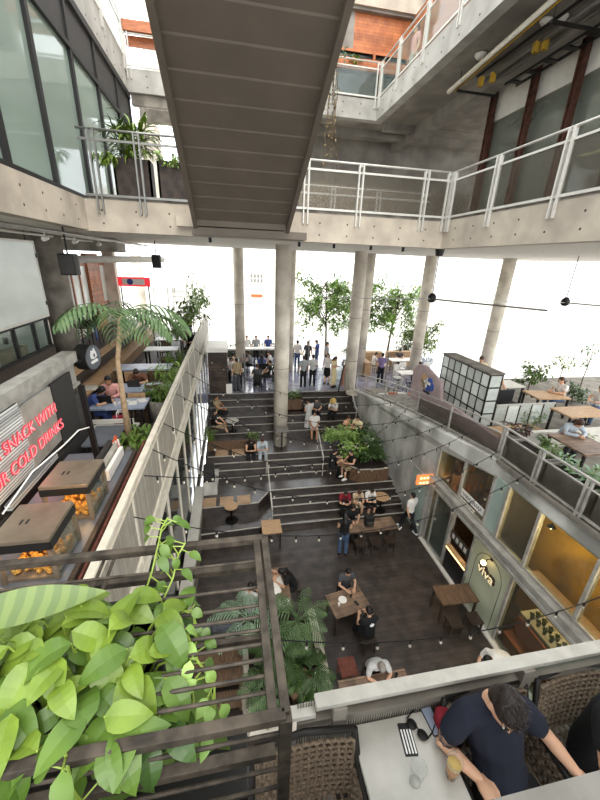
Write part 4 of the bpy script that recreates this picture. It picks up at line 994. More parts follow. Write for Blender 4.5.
# ---- things on the steps
for i, x in enumerate((-1.06, -.42, .22)): tag(MB().bb(x-.25, x+.25, 11.02, 11.52, .85, .9).bevel(.01).build('cushion', 'beige_pad'), ['tan seat pad on the lower left seat, next to the wall', 'tan seat pad behind the small round table', 'tan seat pad on the lower left seat, nearest the handrail'][i], 'cushion', 'tan pads on the lower seat')
cafe_table('small round tan table in front of three seat pads', (-.25, 10.7, .43), (.24, 0), 'light_wood', 'black_metal', .66, name='bistro_table')
for i, x in enumerate((-.62, .08)): tag(MB().bb(x-.27, x+.27, 13.52, 13.98, 1.53, 1.58).bevel(.01).build('seat_pad', 'beige_pad'), ['tan seat pad on the upper left step beside the wall', 'tan seat pad beside the seated woman in black'][i], 'cushion', 'tan pads on the upper step')
tag(MB().bb(-1.2, .9, 14.0, 14.12, 1.53, 1.95).build('bench_screen', 'brown_wood'), 'brown curved backrest board behind the upper seat pads', 'backrest')
person('woman in black sleeveless top sitting on the step edge', (.62, 13.72, 1.09), PI, 'sit_knees', 'black', 0, 'black', 2, 'dark_brown', 'long', 'white')
person('person in pale blue sitting beside the woman in black', (1.1, 13.72, 1.09), PI+.05, 'sit_knees', 'palegrey', .6, 'palegrey', 2, 'brown', 'short', 'white')
person('man in black at the small table by the shrub bed', (3.95, 12.42, .85), -PI/2+.2, 'sit', 'black', .5, 'black', 2, 'black', 'short')
person('woman in black and tan at the small table by the shrub bed', (4.85, 12.32, .85), PI/2+.3, 'sit', 'black', 0, 'khaki', .8, 'dark_brown', 'bun', 'white')
stool('dark stool under the man in black by the shrub bed', (3.95, 12.42, .85)); stool('dark stool under the woman by the shrub bed', (4.85, 12.32, .85))
cafe_table('small brown table between the pair by the shrub bed', (4.4, 12.35, .85), (.5, .5), 'table_planks', 'black_metal', .72, pedestal=True, name='bistro_table')
cup('white cup on the small brown table by the shrub bed', (4.4, 12.35, 1.57)); sheet('phone on the small brown table by the shrub bed', (4.52, 12.45, 1.57), .075, .15, .4, 'black_paint', 'phone', 'phone', h=.009)
person('woman in a pale dress standing on the upper terrace', (3.55, 15.45, 2.05-.52), .4, 'phone', 'lightgrey', .3, 'lightgrey', 1.8, 'dark_brown', 'bun', skirt=True)
person('person in dark patterned top behind the white shirted girl', (4.0, 15.95, 1.86), PI, 'sit', 'darkgrey', .5, 'black', 2, 'black', 'short')
person('girl in white sitting with bare legs on the step edge', (3.8, 15.2, 1.36), PI-.2, 'sit_back', 'white', .55, 'white', .6, 'black', 'long', 'white', 'skin_tan')
person('person in white with a straw hat on the upper terrace', (5.0, 15.95, 1.86), PI*.8, 'sit_knees', 'white', .6, 'black', 2, 'brown', 'short', hat='straw')
person('person in yellow seated behind the shrubs by the ramp wall', (5.7, 14.25, 1.53), PI*.7, 'sit', 'cream', .5, 'khaki', 2, 'black', 'short'); stool('stool under the person in yellow behind the shrubs', (5.7, 14.25, 1.53))
person('person in peach seated behind the shrubs by the ramp wall', (5.05, 14.3, 1.53), -PI*.7, 'sit', 'peach', .5, 'khaki', 2, 'brown', 'short'); stool('stool under the person in peach behind the shrubs', (5.05, 14.3, 1.53))
person('person in tan lounging by the left wall at the upper steps', (-.82, 16.5, 1.86), -PI/2-.4, 'sit_back', 'khaki', .5, 'black', 2, 'dark_brown', 'short', 'white', 'skin_tan'); 
person('person in dark top lounging by the left wall, nearer one', (-.85, 15.5, 1.53), -PI/2-.3, 'sit_back', 'black', .5, 'khaki', 1, 'black', 'short', 'white')
chair('dark chair under the nearer lounging person at the left wall', (-.85, 15.5, 1.53), -PI/2-.3)
cafe_table('round white table by the loungers at the left wall', (-.15, 15.35, 1.8), (.3, 0), 'table_white', 'black_metal', .55, name='bistro_table')
leafy('small green plant at the back of the upper left seat', 'plant', (.75, 14.35, 1.53), ('round', .14, .28, 'black_pot'), 60, .26, .06, .3, .4, 'leaf_green', seed=21)
leafy('grassy plant hugging the cream left wall', 'plant', (-1.1, 14.2, 1.53), ('round', .13, .26, 'black_pot'), 90, .4, .03, .18, .8, 'leaf_green', 'strap', 1.0, 2, seed=22)
planter_box('brown planter at the top centre of the steps', (2.95, 16.62, 2.3), (1.0, .6, .62), None, 'brown_wood')
leafy('spiky green plant in the planter at the top centre of the steps', 'plant', (2.95, 16.6, 2.85), None, 50, .4, .09, .3, .45, 'leaf_green', seed=23, name='leafy_plant')
# handrails on the steps
def handrail(label, a, b, h=.0, mt='white_metal', posts=2, r=.028):
    a = Vector(a); b = Vector(b); t = thing('handrail', label, 'handrail', tuple(a))
    d = b-a; MB().tube([(0, 0, .9), tuple(d+V3(0, 0, .9))], r, 8).build('rail', mt, t, True)
    for i in range(posts):
        p = d*(i/(posts-1)); MB().tube([p, p+V3(0, 0, .9)], r*.8, 8).build('post', mt, t)
handrail('white handrail down the middle of the lower steps', (1.22, 10.45, .08), (1.22, 12.75, 1.02))
handrail('white handrail near the pair at the small table', (3.6, 12.5, .85), (3.6, 13.6, 1.53))
handrail('white handrail beside the ramp wall at the top of the steps', (5.9, 15.2, 1.8), (5.85, 17.0, 3.08))
sp = thing('sign_post', 'black post with a small slanted panel in front of the middle column', 'sign', (2.0, 13.75, 1.53)); MB().tube([(0, 0, 0), (0, 0, .95)], .03).build('post', 'black_metal', sp); MB().box((0, 0, 1.0), (.55, .3, .03), rx=.5).build('panel', 'grey_metal', sp)
MB().bb(-.05, .05, .25, .28, .35, .5).build('label', 'orange_paint', sp)
# shrub bed by the ramp wall
bed = thing('planter_bed', 'curved timber sided shrub bed beside the concrete ramp wall', 'planter', (5.45, 13.0, .85))
poly = [(-.75, -.9), (-.45, -1.2), (.35, -1.25), (.85, -1.2), (.75, 1.9), (-.3, 1.6), (-.9, .4)]
MB().prism(poly, 0, .62, 2).build('timber_side', 'brown_wood', bed)
for a, b in zip(poly[:3], poly[1:4]): MB().bar((*a, .64), (*b, .64), .05, .03).build('kerb', 'nosing', bed)
MB().prism([(x*.92, y*.92) for x, y in poly], .62, .65, 2).build('soil', 'soil', bed)
for i, (x, y, h, s, lm) in enumerate(((5.2, 12.6, .9, .55, 'leaf_tree'), (5.8, 12.4, .75, .6, 'leaf_deep'), (5.35, 13.3, .95, .6, 'leaf_green'), (5.95, 13.1, 1.0, .55, 'leaf_palm'), (5.0, 13.6, 1.0, .6, 'leaf_tree'), (5.9, 13.95, .9, .5, 'leaf_deep'))):
    lab = ['front left shrub of the bed by the ramp wall', 'front right dark shrub of the bed by the ramp wall', 'middle left shrub of the bed by the ramp wall', 'middle shrub touching the ramp wall', 'back left light green shrub reaching over the steps', 'rear dark shrub close to the ramp wall'][i]
    tree(lab, (x-.08, y, 1.48), h*1.15, (s*1.15, s*1.15, h*1.1), 520, lm, .18, bare=.02, name='shrub', cat='shrub', group='shrubs in the bed', seed=30+i, tr=.025)
tree('overhanging shrub above the step with the man in black', (4.4, 13.9, 1.53), 1.05, (.7, .5, .8), 330, 'leaf_tree', .18, bare=.2, name='shrub', cat='shrub', seed=37, tr=.03)
# speaker on the left wall
sk = thing('loudspeaker', 'black loudspeaker on a bracket at the foot of the left wall', 'speaker', (-1.05, 11.9, 1.45)); m = MB().bb(-.2, .2, -.18, .18, 0, .62); m.bevel(.04); m.build('cabinet', 'black_paint', sk, True); MB().bb(-.17, .17, -.19, -.18, .05, .57).build('grille', 'charcoal', sk); MB().bb(-.3, -.2, -.05, .05, .2, .4).build('bracket', 'white_metal', sk)
tag(MB().bb(-1.3, -.78, 11.75, 12.6, .85, 1.4).bb(-1.3, -.72, 11.7, 12.65, 1.4, 1.45).build('plinth', 'wet_concrete'), 'pale concrete plinth under the black loudspeaker', 'plinth')
# ---- palm bed left of the tables
struct('trim_19', MB().tube([(1.93, 6.9, .2), (1.93, 5.4, .2), (1.9, 4.85, .2), (1.65, 4.5, .2), (1.2, 4.35, .2), (.1, 4.35, .2), (.02, 5.0, .2), (.02, 6.6, .2)], [.11]*8, 4, up=(0, 0, 1)), 'pale_concrete')
struct('ground_bed', MB().bb(.08, 1.85, 4.45, 6.75, 0, .14), 'soil')
def palm_frond(m, base, az, L, arch, n=16, w=.26, lw=.03):
    d = V3(math.cos(az), math.sin(az), 0); p = Vector(base); el = arch[0]; pts = [p.copy()]; sd = V3(-math.sin(az), math.cos(az), 0)
    for i in range(n):
        t = i/n; el = arch[0]+(arch[1]-arch[0])*t; step = d*math.cos(el)+V3(0, 0, math.sin(el)); p = p+step*(L/n); pts.append(p.copy())
        if t > .15:
            for s in (-1, 1):
                q = (sd*s+step*.7+V3(0, 0, -.25)).normalized(); m.leaf(p, q, (0, 0, 1), w*(math.sin(PI*min(1, t*.85+.12))**.7)*rnd(.85, 1.1), lw, .5, .15, 3, 'strap')
    m.tube(pts, [.014*(1-i/(n+2)) for i in range(len(pts))], 5)
def palm(label, loc, n, L, h=.3, spread=(1.2, -.5), leafm='leaf_palm', w=.28, trunk=None, seed=0, stems=4, lw=.03, azs=None):
    random.seed(seed); t = thing('palm', label, 'palm', loc); 
    top = V3(0, 0, h) if not trunk else Vector(trunk)
    if trunk: MB().tube([(0, 0, 0), (top.x*.15, 0, top.z*.3), (top.x*.55, 0, top.z*.7), top], [.075, .06, .045, .05], 10).build('trunk', 'trunk_pale', t, True)
    else:
        m = MB()
        for i in range(stems): m.tube([(rnd(-.15, .15), rnd(-.15, .15), -.1), (rnd(-.1, .1), rnd(-.1, .1), h)], .025, 6)
        m.build('stems', 'bark', t)
    for i in range(n):
        az = azs[i] if azs else 2*PI*i/n+rnd(-.3, .3); k = rnd(.75, 1.1); m = MB(); e0 = rnd(.35, spread[0])
        palm_frond(m, top+V3(rnd(-.06, .06), rnd(-.06, .06), 0), az, L*k, (e0, spread[1]-rnd(0, .4)), 14, w, lw); m.build('frond', leafm, t)
    return t
palm('big feathery palm beside the table of two men', (1.35, 6.05, .14), 15, 1.05, .9, leafm='leaf_palm', seed=41)
palm('feathery palm half hidden behind the pergola corner', (.85, 5.35, .14), 13, .9, .8, leafm='leaf_deep', seed=42)
palm('pale feathery palm seen through the pergola rods', (.15, 6.3, .14), 13, 1.0, .9, leafm='leaf_pale', seed=43)
palm('low dark palm near the corner of the kerb', (1.5, 5.15, .14), 11, .65, .35, leafm='leaf_deep', seed=44)
palm('palm near the pergola post at the front of the bed', (.45, 4.75, .14), 10, .7, .5, leafm='leaf_palm', seed=45)
leafy('broad leaved dark plant beside the tan crate', 'plant', (1.2, 4.6, .14), None, 22, .36, .14, .2, .4, 'leaf_deep', 'ovate', .4, 1.2, seed=46, name='leafy_plant')
cr = thing('crate', 'tan wooden board crate lying in the palm bed corner', 'crate', (1.25, 5.0, .14), .4)
MB().bb(-.3, .3, -.2, .2, .25, .3).build('lid', 'wood_top', cr); MB().bb(-.28, .28, -.18, .18, 0, .25).build('body', 'dark_wood', cr)
for i in range(2): o = MB().tube([(1.5+i*.12, 4.7, .14), (1.62+i*.12, 5.05, .62)], .014).build('garden_stake', 'white_paint'); tag(o, ['white stake leaning at the tan crate', 'white stake nearer the kerb corner'][i], 'stake')
# grey plastic chairs and stacked timber seen through the pergola
def plastic_chair(label, x, y, rz):
    t = thing('chair', label, 'chair', (x, y, 0), rz, 'grey plastic chairs')
    m = MB(); pts = [(.2*math.cos(a), .0, .68+.2*math.sin(a)) for a in [PI/6+i*PI/3 for i in range(7)]]
    m.tube([(a, -.2, z) for a, _, z in pts], .022, 6); m.tube([(a*.55, -.2, .68+(z-.68)*.55) for a, _, z in pts], .014, 6); m.build('backrest', 'grey_plastic', t)
    MB().bb(-.21, .21, -.2, .22, .42, .455).bevel(.012).build('seat', 'grey_plastic', t)
    for a in (-.18, .18):
        for b in (-.17, .19): MB().tube([(a, b, .43), (a*1.15, b*1.15, 0)], .018, 6).build('leg', 'grey_plastic', t)
for i, x in enumerate((-.86, -.4, .0)): plastic_chair(['grey honeycomb backed chair next to the left wall', 'middle one of three grey honeycomb backed chairs', 'grey honeycomb backed chair nearest the pale palm'][i], x-.15, 6.55, 0)
tag(MB().bb(-1.2, .05, 6.05, 6.12, .62, .66).bb(-1.2, -1.16, 6.05, 6.12, 0, .62).bb(0, .05, 6.05, 6.12, 0, .62).build('low_rail', 'white_metal'), 'white low rail in front of the grey plastic chairs', 'rail')
for i, (y, z) in enumerate(((5.75, .62), (5.4, .42), (5.05, .22))):
    tag(MB().bb(-1.12, -.02, y-.17, y+.17, z-.05, z).bb(-1.1, -1.02, y-.15, y+.15, 0, z-.05).bb(-.12, -.04, y-.15, y+.15, 0, z-.05).build('timber_bench', 'brown_wood'), ['brown timber bench at the back, highest of three', 'middle brown timber bench seen through the rods', 'lowest brown timber bench nearest the camera'][i], 'bench', 'timber benches')
# ---- string lights across the court
bulbm = MB().lathe([(.01, 0), (.016, -.015), (.026, -.045), (.022, -.062), (.008, -.072)], n=10).mesh('bulb', 'bulb_glass', True)
capm = MB().lathe([(.017, .06), (.02, 0), (.017, -.01)], n=8).mesh('socket', 'black_metal', True)
def string_lights(label, a, b, sag, n, lit=False):
    a = Vector(a); b = Vector(b); t = thing('string_lights', label, 'string lights', tuple(a), 0, 'string lights across the court'); P = []
    f = lambda q: (b-a)*q+V3(0, 0, -4*sag*q*(1-q))
    MB().tube([f(i/24) for i in range(25)], .009, 5).build('wire', 'black_metal', t)
    for i in range(n):
        p = f((i+.5)/n)-V3(0, 0, .06); o = link('bulb', bulbm, t, p); link('socket', capm, o)
string_lights('bulb string crossing in front of the long plank table', (-1.5, 4.45, 5.9), (6.72, 6.0, 4.9), .95, 18)
string_lights('nearest bulb string, passing behind the white rail', (-1.5, 2.9, 6.0), (6.72, 3.2, 4.8), 1.0, 16)
string_lights('bulb string from the left rail to the third terrace post', (-1.5, 5.9, 6.2), (6.72, 6.95, 5.0), 1.3, 20)
string_lights('bulb string passing over the lower steps', (-1.5, 7.0, 6.2), (6.72, 8.2, 4.9), 1.2, 20)
string_lights('bulb string passing over the seat pads', (-1.5, 9.0, 6.1), (6.72, 9.2, 4.75), 1.1, 20)
string_lights('bulb string passing over the shrub bed', (-1.5, 11.0, 6.1), (6.72, 10.4, 4.5), 1.0, 18)
string_lights('farthest bulb string over the upper steps', (-1.5, 14.0, 6.1), (6.5, 12.4, 4.2), .9, 18)
string_lights('bulb string slanting from the near left rail to the ramp', (-1.5, 5.2, 6.1), (6.6, 11.6, 4.3), 1.0, 22)
# ---- upper deck
ZU = 3.1
bx = thing('cabinet', 'dark slatted timber cabinet with a white top beside the left wall', 'cabinet', (-.76, 17.9, ZU)); MB().bb(-.46, .46, -.85, .85, 0, 2.1).build('body', 'slat_front', bx); MB().bb(-.5, .5, -.9, .9, 2.1, 2.3).build('top', 'white_paint', bx)
tag(MB().bb(-.4, -.1, 16.95, 17.02, ZU, ZU+.5).build('white_post', 'white_paint'), 'short white post at the corner of the dark slatted cabinet', 'post')
ab = thing('sign_board', 'white a frame board with black edges by the column', 'sign', (5.62, 17.1, ZU), 1.2)
MB().box((0, 0, .75), (.9, .05, 1.45), rx=.12).build('white_face', 'white_paint', ab); MB().box((0, .0, 1.5), (1.0, .08, .05)).box((-.48, 0, .75), (.05, .07, 1.5), rx=.12).box((.48, 0, .75), (.05, .07, 1.5), rx=.12).build('frame', 'black_paint', ab)
tag(MB().box((6.0, 17.9, ZU+.7), (.6, .06, 1.4), rz=1.0).build('orange_board', 'red_wood'), 'orange brown board standing behind the white board', 'board')
tag(MB().lathe([(.35, 0), (.35, .1)], (6.05, 16.4, 2.55+.55), 20).build('round_plinth', 'pale_concrete'), 'round concrete cap at the head of the ramp wall', 'plinth')
person('left man in grey shirt standing on the deck', (3.66, 17.7, ZU), .15, 'stand', 'grey', .6, 'black', 2, 'black', 'short')
person('right man in grey shirt standing on the deck', (4.2, 17.85, ZU), -.2, 'phone', 'lightgrey', .6, 'black', 2, 'black', 'short')
person('woman in white top and black skirt on the deck', (5.08, 18.1, ZU), 2.6, 'stand', 'white', .4, 'black', .9, 'dark_brown', 'long', skin='skin', skirt=True)
person('woman in a long pale dress beside the white board', (5.3, 17.55, ZU), -2.4, 'phone', 'cream', .3, 'cream', 1.9, 'brown', 'long', skirt=True)
for i, (x, y, c) in enumerate(((4.0, 21.5, 'white'), (4.6, 21.2, 'darkgrey'), (5.3, 21.6, 'blue'), (5.8, 21.0, 'grey'))):
    person(['far person in white standing beyond the deck middle', 'far person in charcoal standing beyond the deck middle', 'far person in blue standing beyond the deck middle', 'far person in grey nearest the white board'][i], (x, y, ZU), [0, 2.5, 1, -2][i], ['stand', 'walk', 'phone', 'stand'][i], c, .6, 'black' if i % 2 else 'denim', 2, 'black', 'short')
k = 0
TB = [(.2, 18.6), (1.2, 18.2), (1.6, 20.2), (.0, 20.6), (2.3, 18.9)]
for i, (x, y) in enumerate(TB):
    cafe_table(['white cafe table nearest the dark cabinet', 'white cafe table just left of the middle column', 'white cafe table behind the seated group', 'white cafe table at the back near the slim column', 'white cafe table right behind the middle column'][i], (x, y, ZU), (.65, .65), 'off_white', 'black_metal', .74, pedestal=True, group='white cafe tables on the deck')
PP = [(.2, 17.95, 0, 'black', 'sit', 'chair in front of the nearest cafe table'), (-.1, 19.2, PI, 'white', 'sit', ''), (1.2, 17.55, 0, 'darkgrey', 'sit', ''), (1.85, 18.3, PI/2, 'black', 'sit_back', ''), (1.6, 19.55, 0, 'blue', 'sit', ''), (2.2, 20.4, PI/2, 'white', 'sit', ''), (.0, 19.95, 0, 'beige', 'sit', ''), (1.0, 20.55, PI/2, 'grey', 'sit', ''), (2.35, 18.25, 0, 'brown', 'sit', '')]
for i, (x, y, r, c, po, _) in enumerate(PP):
    where = ['in front of the cafe table nearest the cabinet', 'behind the cafe table nearest the cabinet', 'in front of the cafe table left of the column', 'lounging left of the middle column', 'in front of the back cafe table group', 'right of the back cafe table group', 'in front of the table by the slim column', 'right of the table by the slim column', 'right behind the middle column'][i]
    person(dict(black='person in black', white='person in white', darkgrey='person in charcoal', blue='person in blue', beige='person in beige', grey='person in grey', brown='person in brown')[c]+' seated '+where, (x, y, ZU), r, po, c, .5, 'black', 2, ['black', 'dark_brown', 'brown'][i % 3], ['short', 'long', 'bun'][i % 3], group='guests at the deck tables')
    chair('dark cafe chair '+where, (x, y, ZU), r, 'black_metal', 'black_paint', 'dark cafe chairs on the deck')
person('waiter like person in tan apron standing by the dark cabinet', (.15, 17.35, ZU), .5, 'stand', 'khaki', .6, 'darkgrey', 2, 'black', 'short')
lt = tag(MB().bb(-1.0, 3.2, 22.2, 22.7, ZU+.95, ZU+1.05).build('long_counter', 'white_paint'), 'long white counter at the back of the deck', 'counter')
for x in (-.9, .4, 1.8, 3.1): MB().bb(x-.04, x+.04, 22.4, 22.5, ZU, ZU+.95).build('leg', 'black_metal', lt)
for i, (x, c) in enumerate(((.9, 'white'), (1.5, 'grey'), (2.3, 'blue'))): person(['person in white behind the long counter', 'person in grey behind the long counter', 'person in blue behind the long counter'][i], (x, 23.0, ZU), PI, 'stand', c, .6, 'black', 2, 'black', 'short')
for i, (x, y) in enumerate(((2.55, 16.98+.3), (.55, 17.6), (4.6, 20.9), (8.35, 17.6))): tag(MB().tube([(x, y, ZU), (x, y, ZU+1.9)], .04, 10).build('steel_post', 'grey_metal'), ['slim steel post just right of the middle column', 'slim steel post by the cafe tables', 'slim steel post beyond the two grey shirted men', 'slim steel post beside the person in lilac'][i], 'post')
# right part of the deck
for i, (x0, x1, y0, y1, h) in enumerate(((7.9, 9.6, 21.2, 21.6, .95), (10.0, 12.2, 21.3, 21.6, .95), (7.7, 8.1, 19.2, 21.2, .8))): tag(MB().bb(x0, x1, y0, y1, ZU, ZU+h).bb(x0, x1, y0-.05, y1, ZU+h, ZU+h+.05).build('bench_wall', 'light_wood'), ['tan bench wall behind the column at the back of the deck', 'tan bench wall behind the long white table', 'tan bench side next to the thin column'][i], 'bench')
cafe_table('long white table at the back right of the deck', (10.7, 20.2, ZU), (2.0, .8), 'white_paint', 'white_metal', .78)
cafe_table('white table with a dark haired guest near the ramp rail', (9.7, 17.6, ZU), (1.2, .7), 'white_paint', 'white_metal', .74)
for i, (x, y, r) in enumerate(((9.1, 17.6, -PI/2), (9.5, 18.5, PI), (10.1, 19.4, 0), (11.65, 19.3, 0), (9.4, 20.2, -PI/2))): chair(['white chair left of the near white table', 'white chair behind the near white table', 'white chair in front of the long white table, left', 'white chair in front of the long white table, right', 'white chair at the left end of the long white table'][i], (x, y, ZU), r, 'white_metal', 'white_paint', 'white chairs on the right deck')
person('dark haired person in black at the near white table', (10.5, 17.65, ZU), PI/2, 'sit', 'black', .5, 'black', 2, 'black', 'short'); stool('stool under the person in black at the near white table', (10.5, 17.65, ZU), mt='white_metal')
person('person in lilac standing on the right deck', (8.25, 18.1, ZU), -.4, 'stand', 'lilac', .6, 'black', 2, 'black', 'short')
person('person in grey seated behind the long white table', (10.6, 20.85, ZU), PI, 'sit', 'darkgrey', .5, 'black', 2, 'black', 'short'); stool('stool under the person behind the long white table', (10.6, 20.85, ZU), mt='white_metal')
person('person in white seated by the thin column', (8.5, 19.9, ZU), -PI/2, 'sit', 'white', .5, 'khaki', 2, 'black', 'short'); stool('stool under the person in white by the thin column', (8.5, 19.9, ZU), mt='white_metal')
br = thing('barrier', 'low red and white striped barrier board behind the ramp rail', 'barrier', (8.0, 15.3, 3.0)); 
for i in range(4): MB().bb(-1.0+i*.5, -.5+i*.5, -.03, .03, .1, .5).build('board', ['white_paint', 'orange_paint'][i % 2], br)
struct('floor_upper_side', MB().bb(8.4, 14.5, 13.5, 17.0, 2.6, 3.0).bb(6.4, 8.4, 16.9, 17.1, 2.6, 3.1), 'deck_upper')
for i, (x, y) in enumerate(((8.6, 16.2), (9.5, 16.0))):
    b = thing('bicycle', ['black bicycle parked behind the ramp rail, left', 'black bicycle parked behind the ramp rail, right'][i], 'bicycle', (x, y, 3.0), .3)
    for q in (-.5, .5): MB().tube([(q+.33*math.cos(a*PI/10), 0, .34+.33*math.sin(a*PI/10)) for a in range(21)], .018, 6).build('wheel', 'rubber', b)
    MB().tube([(-.5, 0, .34), (-.12, 0, .32), (.3, 0, .78), (-.22, 0, .76), (-.12, 0, .32)], .016, 6).tube([(-.5, 0, .34), (-.22, 0, .76), (-.25, 0, .88)], .014, 6).tube([(.5, 0, .34), (.28, 0, .9)], .016, 6).build('frame', 'black_metal', b)
    MB().box((-.26, 0, .9), (.24, .13, .05)).build('saddle', 'black_paint', b); MB().tube([(.25, -.26, .93), (.28, 0, .92), (.25, .26, .93)], .012).build('handlebar', 'black_metal', b)
# ---- outside: trees, hedge, pale buildings
G = 'trees beyond the deck'
tree('tree with two leaning trunks left of the deck column group', (7.2, 26.5, 2.35), 7.2, (2.6, 1.8, 5.6), 2900, 'leaf_tree', .34, lean=-.3, bare=.12, group=G, seed=51)
tree('tree directly behind the column at the top of the steps', (9.6, 27.5, 2.35), 7.4, (2.6, 1.8, 5.6), 2300, 'leaf_tree', .34, lean=.4, bare=.15, group=G, seed=52)
tree('tall airy tree right of the column pair', (12.4, 26.5, 2.35), 7.2, (2.5, 1.8, 5.6), 2600, 'leaf_tree', .34, lean=.6, bare=.12, group=G, seed=53)
tree('low bright shrubby tree right of the bench walls', (14.4, 24.8, 2.35), 4.0, (2.0, 1.4, 3.0), 1300, 'leaf_lime', .3, bare=.1, group=G, seed=54)
tree('dark shrub behind the bench wall by the thin column', (9.0, 24.0, 2.35), 2.0, (1.4, .7, 1.5), 420, 'leaf_deep', .24, bare=.1, name='shrub', cat='shrub', seed=55)
tree('dark shrub behind the long white table', (12.3, 23.4, 2.35), 2.2, (1.4, .7, 1.8), 420, 'leaf_deep', .24, bare=.1, name='shrub', cat='shrub', seed=56)
hm = MB(); random.seed(57)
for i in range(900): hm.leaf((rnd(-1.6, 4.4), rnd(-.4, .4), rnd(.3, 1.5)), (rnd(-1, 1), rnd(-1, 1), rnd(-.2, 1)), (0, 0, 1), .22, .1, .3, .2, 2, 'lance')
hd = thing('hedge', 'clipped dark hedge behind the cafe tables', 'hedge', (0, 24.6, 2.35)); hm.build('foliage', 'leaf_deep', hd); MB().bb(-1.5, 4.3, -.3, .3, 0, 1.3).build('core', 'hedge_ground', hd)
bd = thing('building', 'far overexposed white building with a small window grid', 'building', (3, 62, 2.3)); MB().bb(-9, 9, 0, 8, 0, 16).build('wall', 'building_white', bd)
for i in range(4):
    for j in range(2): MB().bb(.2+i*.55, .6+i*.55, -.05, 0, 3.6+j*.75, 4.2+j*.75).build('window', 'grey_metal', bd)
MB().bb(.3, 2.2, -.4, 0, 1.3, 1.75).build('awning', 'orange_paint', bd)
# ceiling fan
fn = thing('ceiling_fan', 'large ceiling fan with long thin grey blades hanging under the slab', 'fan', (6.95, 11.8, 8.35))
MB().tube([(0, 0, .2), (0, 0, 1.62)], .02).build('rod', 'grey_metal', fn); MB().lathe([(.06, -.12), (.14, -.06), (.14, .1), (.06, .2)], n=18).build('motor', 'dark_metal', fn, True); MB().lathe([(.12, 1.4), (.16, 1.62)], n=16).build('mount', 'dark_metal', fn)
for a in (PI+.1, PI+.1+2*PI/3, PI+.1+4*PI/3): 
    m = MB(); m.box((1.8, 0, 0), (3.4, .16, .02), rx=.15); o = m.build('blade', 'grey_metal', fn); o.rotation_euler = (0, 0, a)
f2 = thing('ceiling_fan', 'second ceiling fan blade seen against the white sky on the right', 'fan', (12.2, 11.5, 8.35))
MB().tube([(0, 0, .2), (0, 0, 1.62)], .02).build('rod', 'grey_metal', f2); MB().lathe([(.06, -.12), (.14, -.06), (.14, .1), (.06, .2)], n=18).build('motor', 'dark_metal', f2, True)
for a in (PI+.05, PI+.05+2*PI/3, PI+.05+4*PI/3): 
    m = MB(); m.box((1.8, 0, 0), (3.4, .16, .02), rx=.15); o = m.build('blade', 'grey_metal', f2); o.rotation_euler = (0, 0, a)
# ================================================================ LEFT TERRACE
ZL = 5.08
kw = struct('wall_kiosk', MB().bb(-3.3, -3.12, 1.8, 7.45, ZL, 6.78).bb(-5, -3.3, 7.3, 7.45, ZL, 6.78), 'slat_steel')
struct('trim_20', MB().bb(-3.3, -3.05, 1.5, 7.5, 7.4, 7.6).bb(-3.28, -3.08, 1.5, 7.5, 6.92, 6.98).bb(-3.2, -3.12, 1.5, 7.45, 6.98, 7.4), 'galvanised')
struct('trim_21', MB().bb(-3.1, -3.06, 6.32, 7.1, 6.1, 7.3).bb(-3.1, -3.06, 1.8, 7.4, 5.7, 6.05), 'charcoal')
ns = tag(MB().bb(-3.1, -3.07, 3.3, 6.28, 6.28, 7.28).build('neon_sign', 'louvre_white'), 'pink red neon lettering on a grey board above the food warmers', 'sign')
MB().bb(-3.075, -3.062, 5.35, 6.28, 6.28, 7.28).build('plain_board', 'stainless', ns)
for body, y, z in (('A SNACK WITH', 5.2, 6.9), ('YOUR COLD DRINKS', 5.12, 6.55)):
    f = .25
    text('neon_lettering', body, f, 'neon_red', ns, (-3.045, 6.3 if 'A S' in body else 6.42, z), (PI/2, 0, PI/2), .001, 'RIGHT', 0, 0, -.0075)
    text('neon_halo_text', body, f, 'neon_halo', ns, (-3.06, 6.3 if 'A S' in body else 6.42, z), (PI/2, 0, PI/2), .001, 'RIGHT', 0, 0, .009)  # wider dim pink copy imitates the glow around the neon letters
l = bpy.data.lights.new('neon_glow', 'AREA'); l.shape = 'RECTANGLE'; l.size = 2.2; l.size_y = .5; l.energy = 6; l.color = (1, .2, .22)
o = bpy.data.objects.new('neon_glow', l); COL.objects.link(o); o.parent = ns; o.location = (-2.98, 5.2, 6.72); o.rotation_euler = (0, -PI/2, 0)
tag(MB().bb(-3.1, -3.05, 3.2, 5.3, 7.3, 7.38).build('louvre_strip', 'louvre_white'), 'white louvred strip above the neon board', 'louvre')
tag(MB().bb(-3.08, -3.0, 4.5, 5.9, 6.12, 6.22).build('tube_light', 'louvre_white'), 'long white grille under the neon board', 'grille')
ct = thing('counter', 'dark food counter with a steel edge under the food warmers', 'counter', (-2.3, 0, ZL))
MB().bb(-.55, .42, 1.6, 6.0, .0, .98).build('body', 'charcoal', ct); MB().bb(-.6, .46, 1.55, 6.05, .98, 1.02).build('top', 'grey_plastic', ct); MB().bb(.46, .52, 1.55, 6.05, .9, 1.03).build('edge', 'dark_wood', ct)
tag(MB().bb(-1.74, -1.6, 1.4, 6.6, ZL, ZL+.85).build('parapet_kerb', 'white_metal'), 'pale ledge between the counter and the balustrade', 'ledge'); tag(MB().bb(-1.78, -1.75, 1.4, 6.6, ZL+.6, ZL+.95).build('kerb_rail', 'brick_red'), 'reddish strip along the counter side of the pale ledge', 'rail')
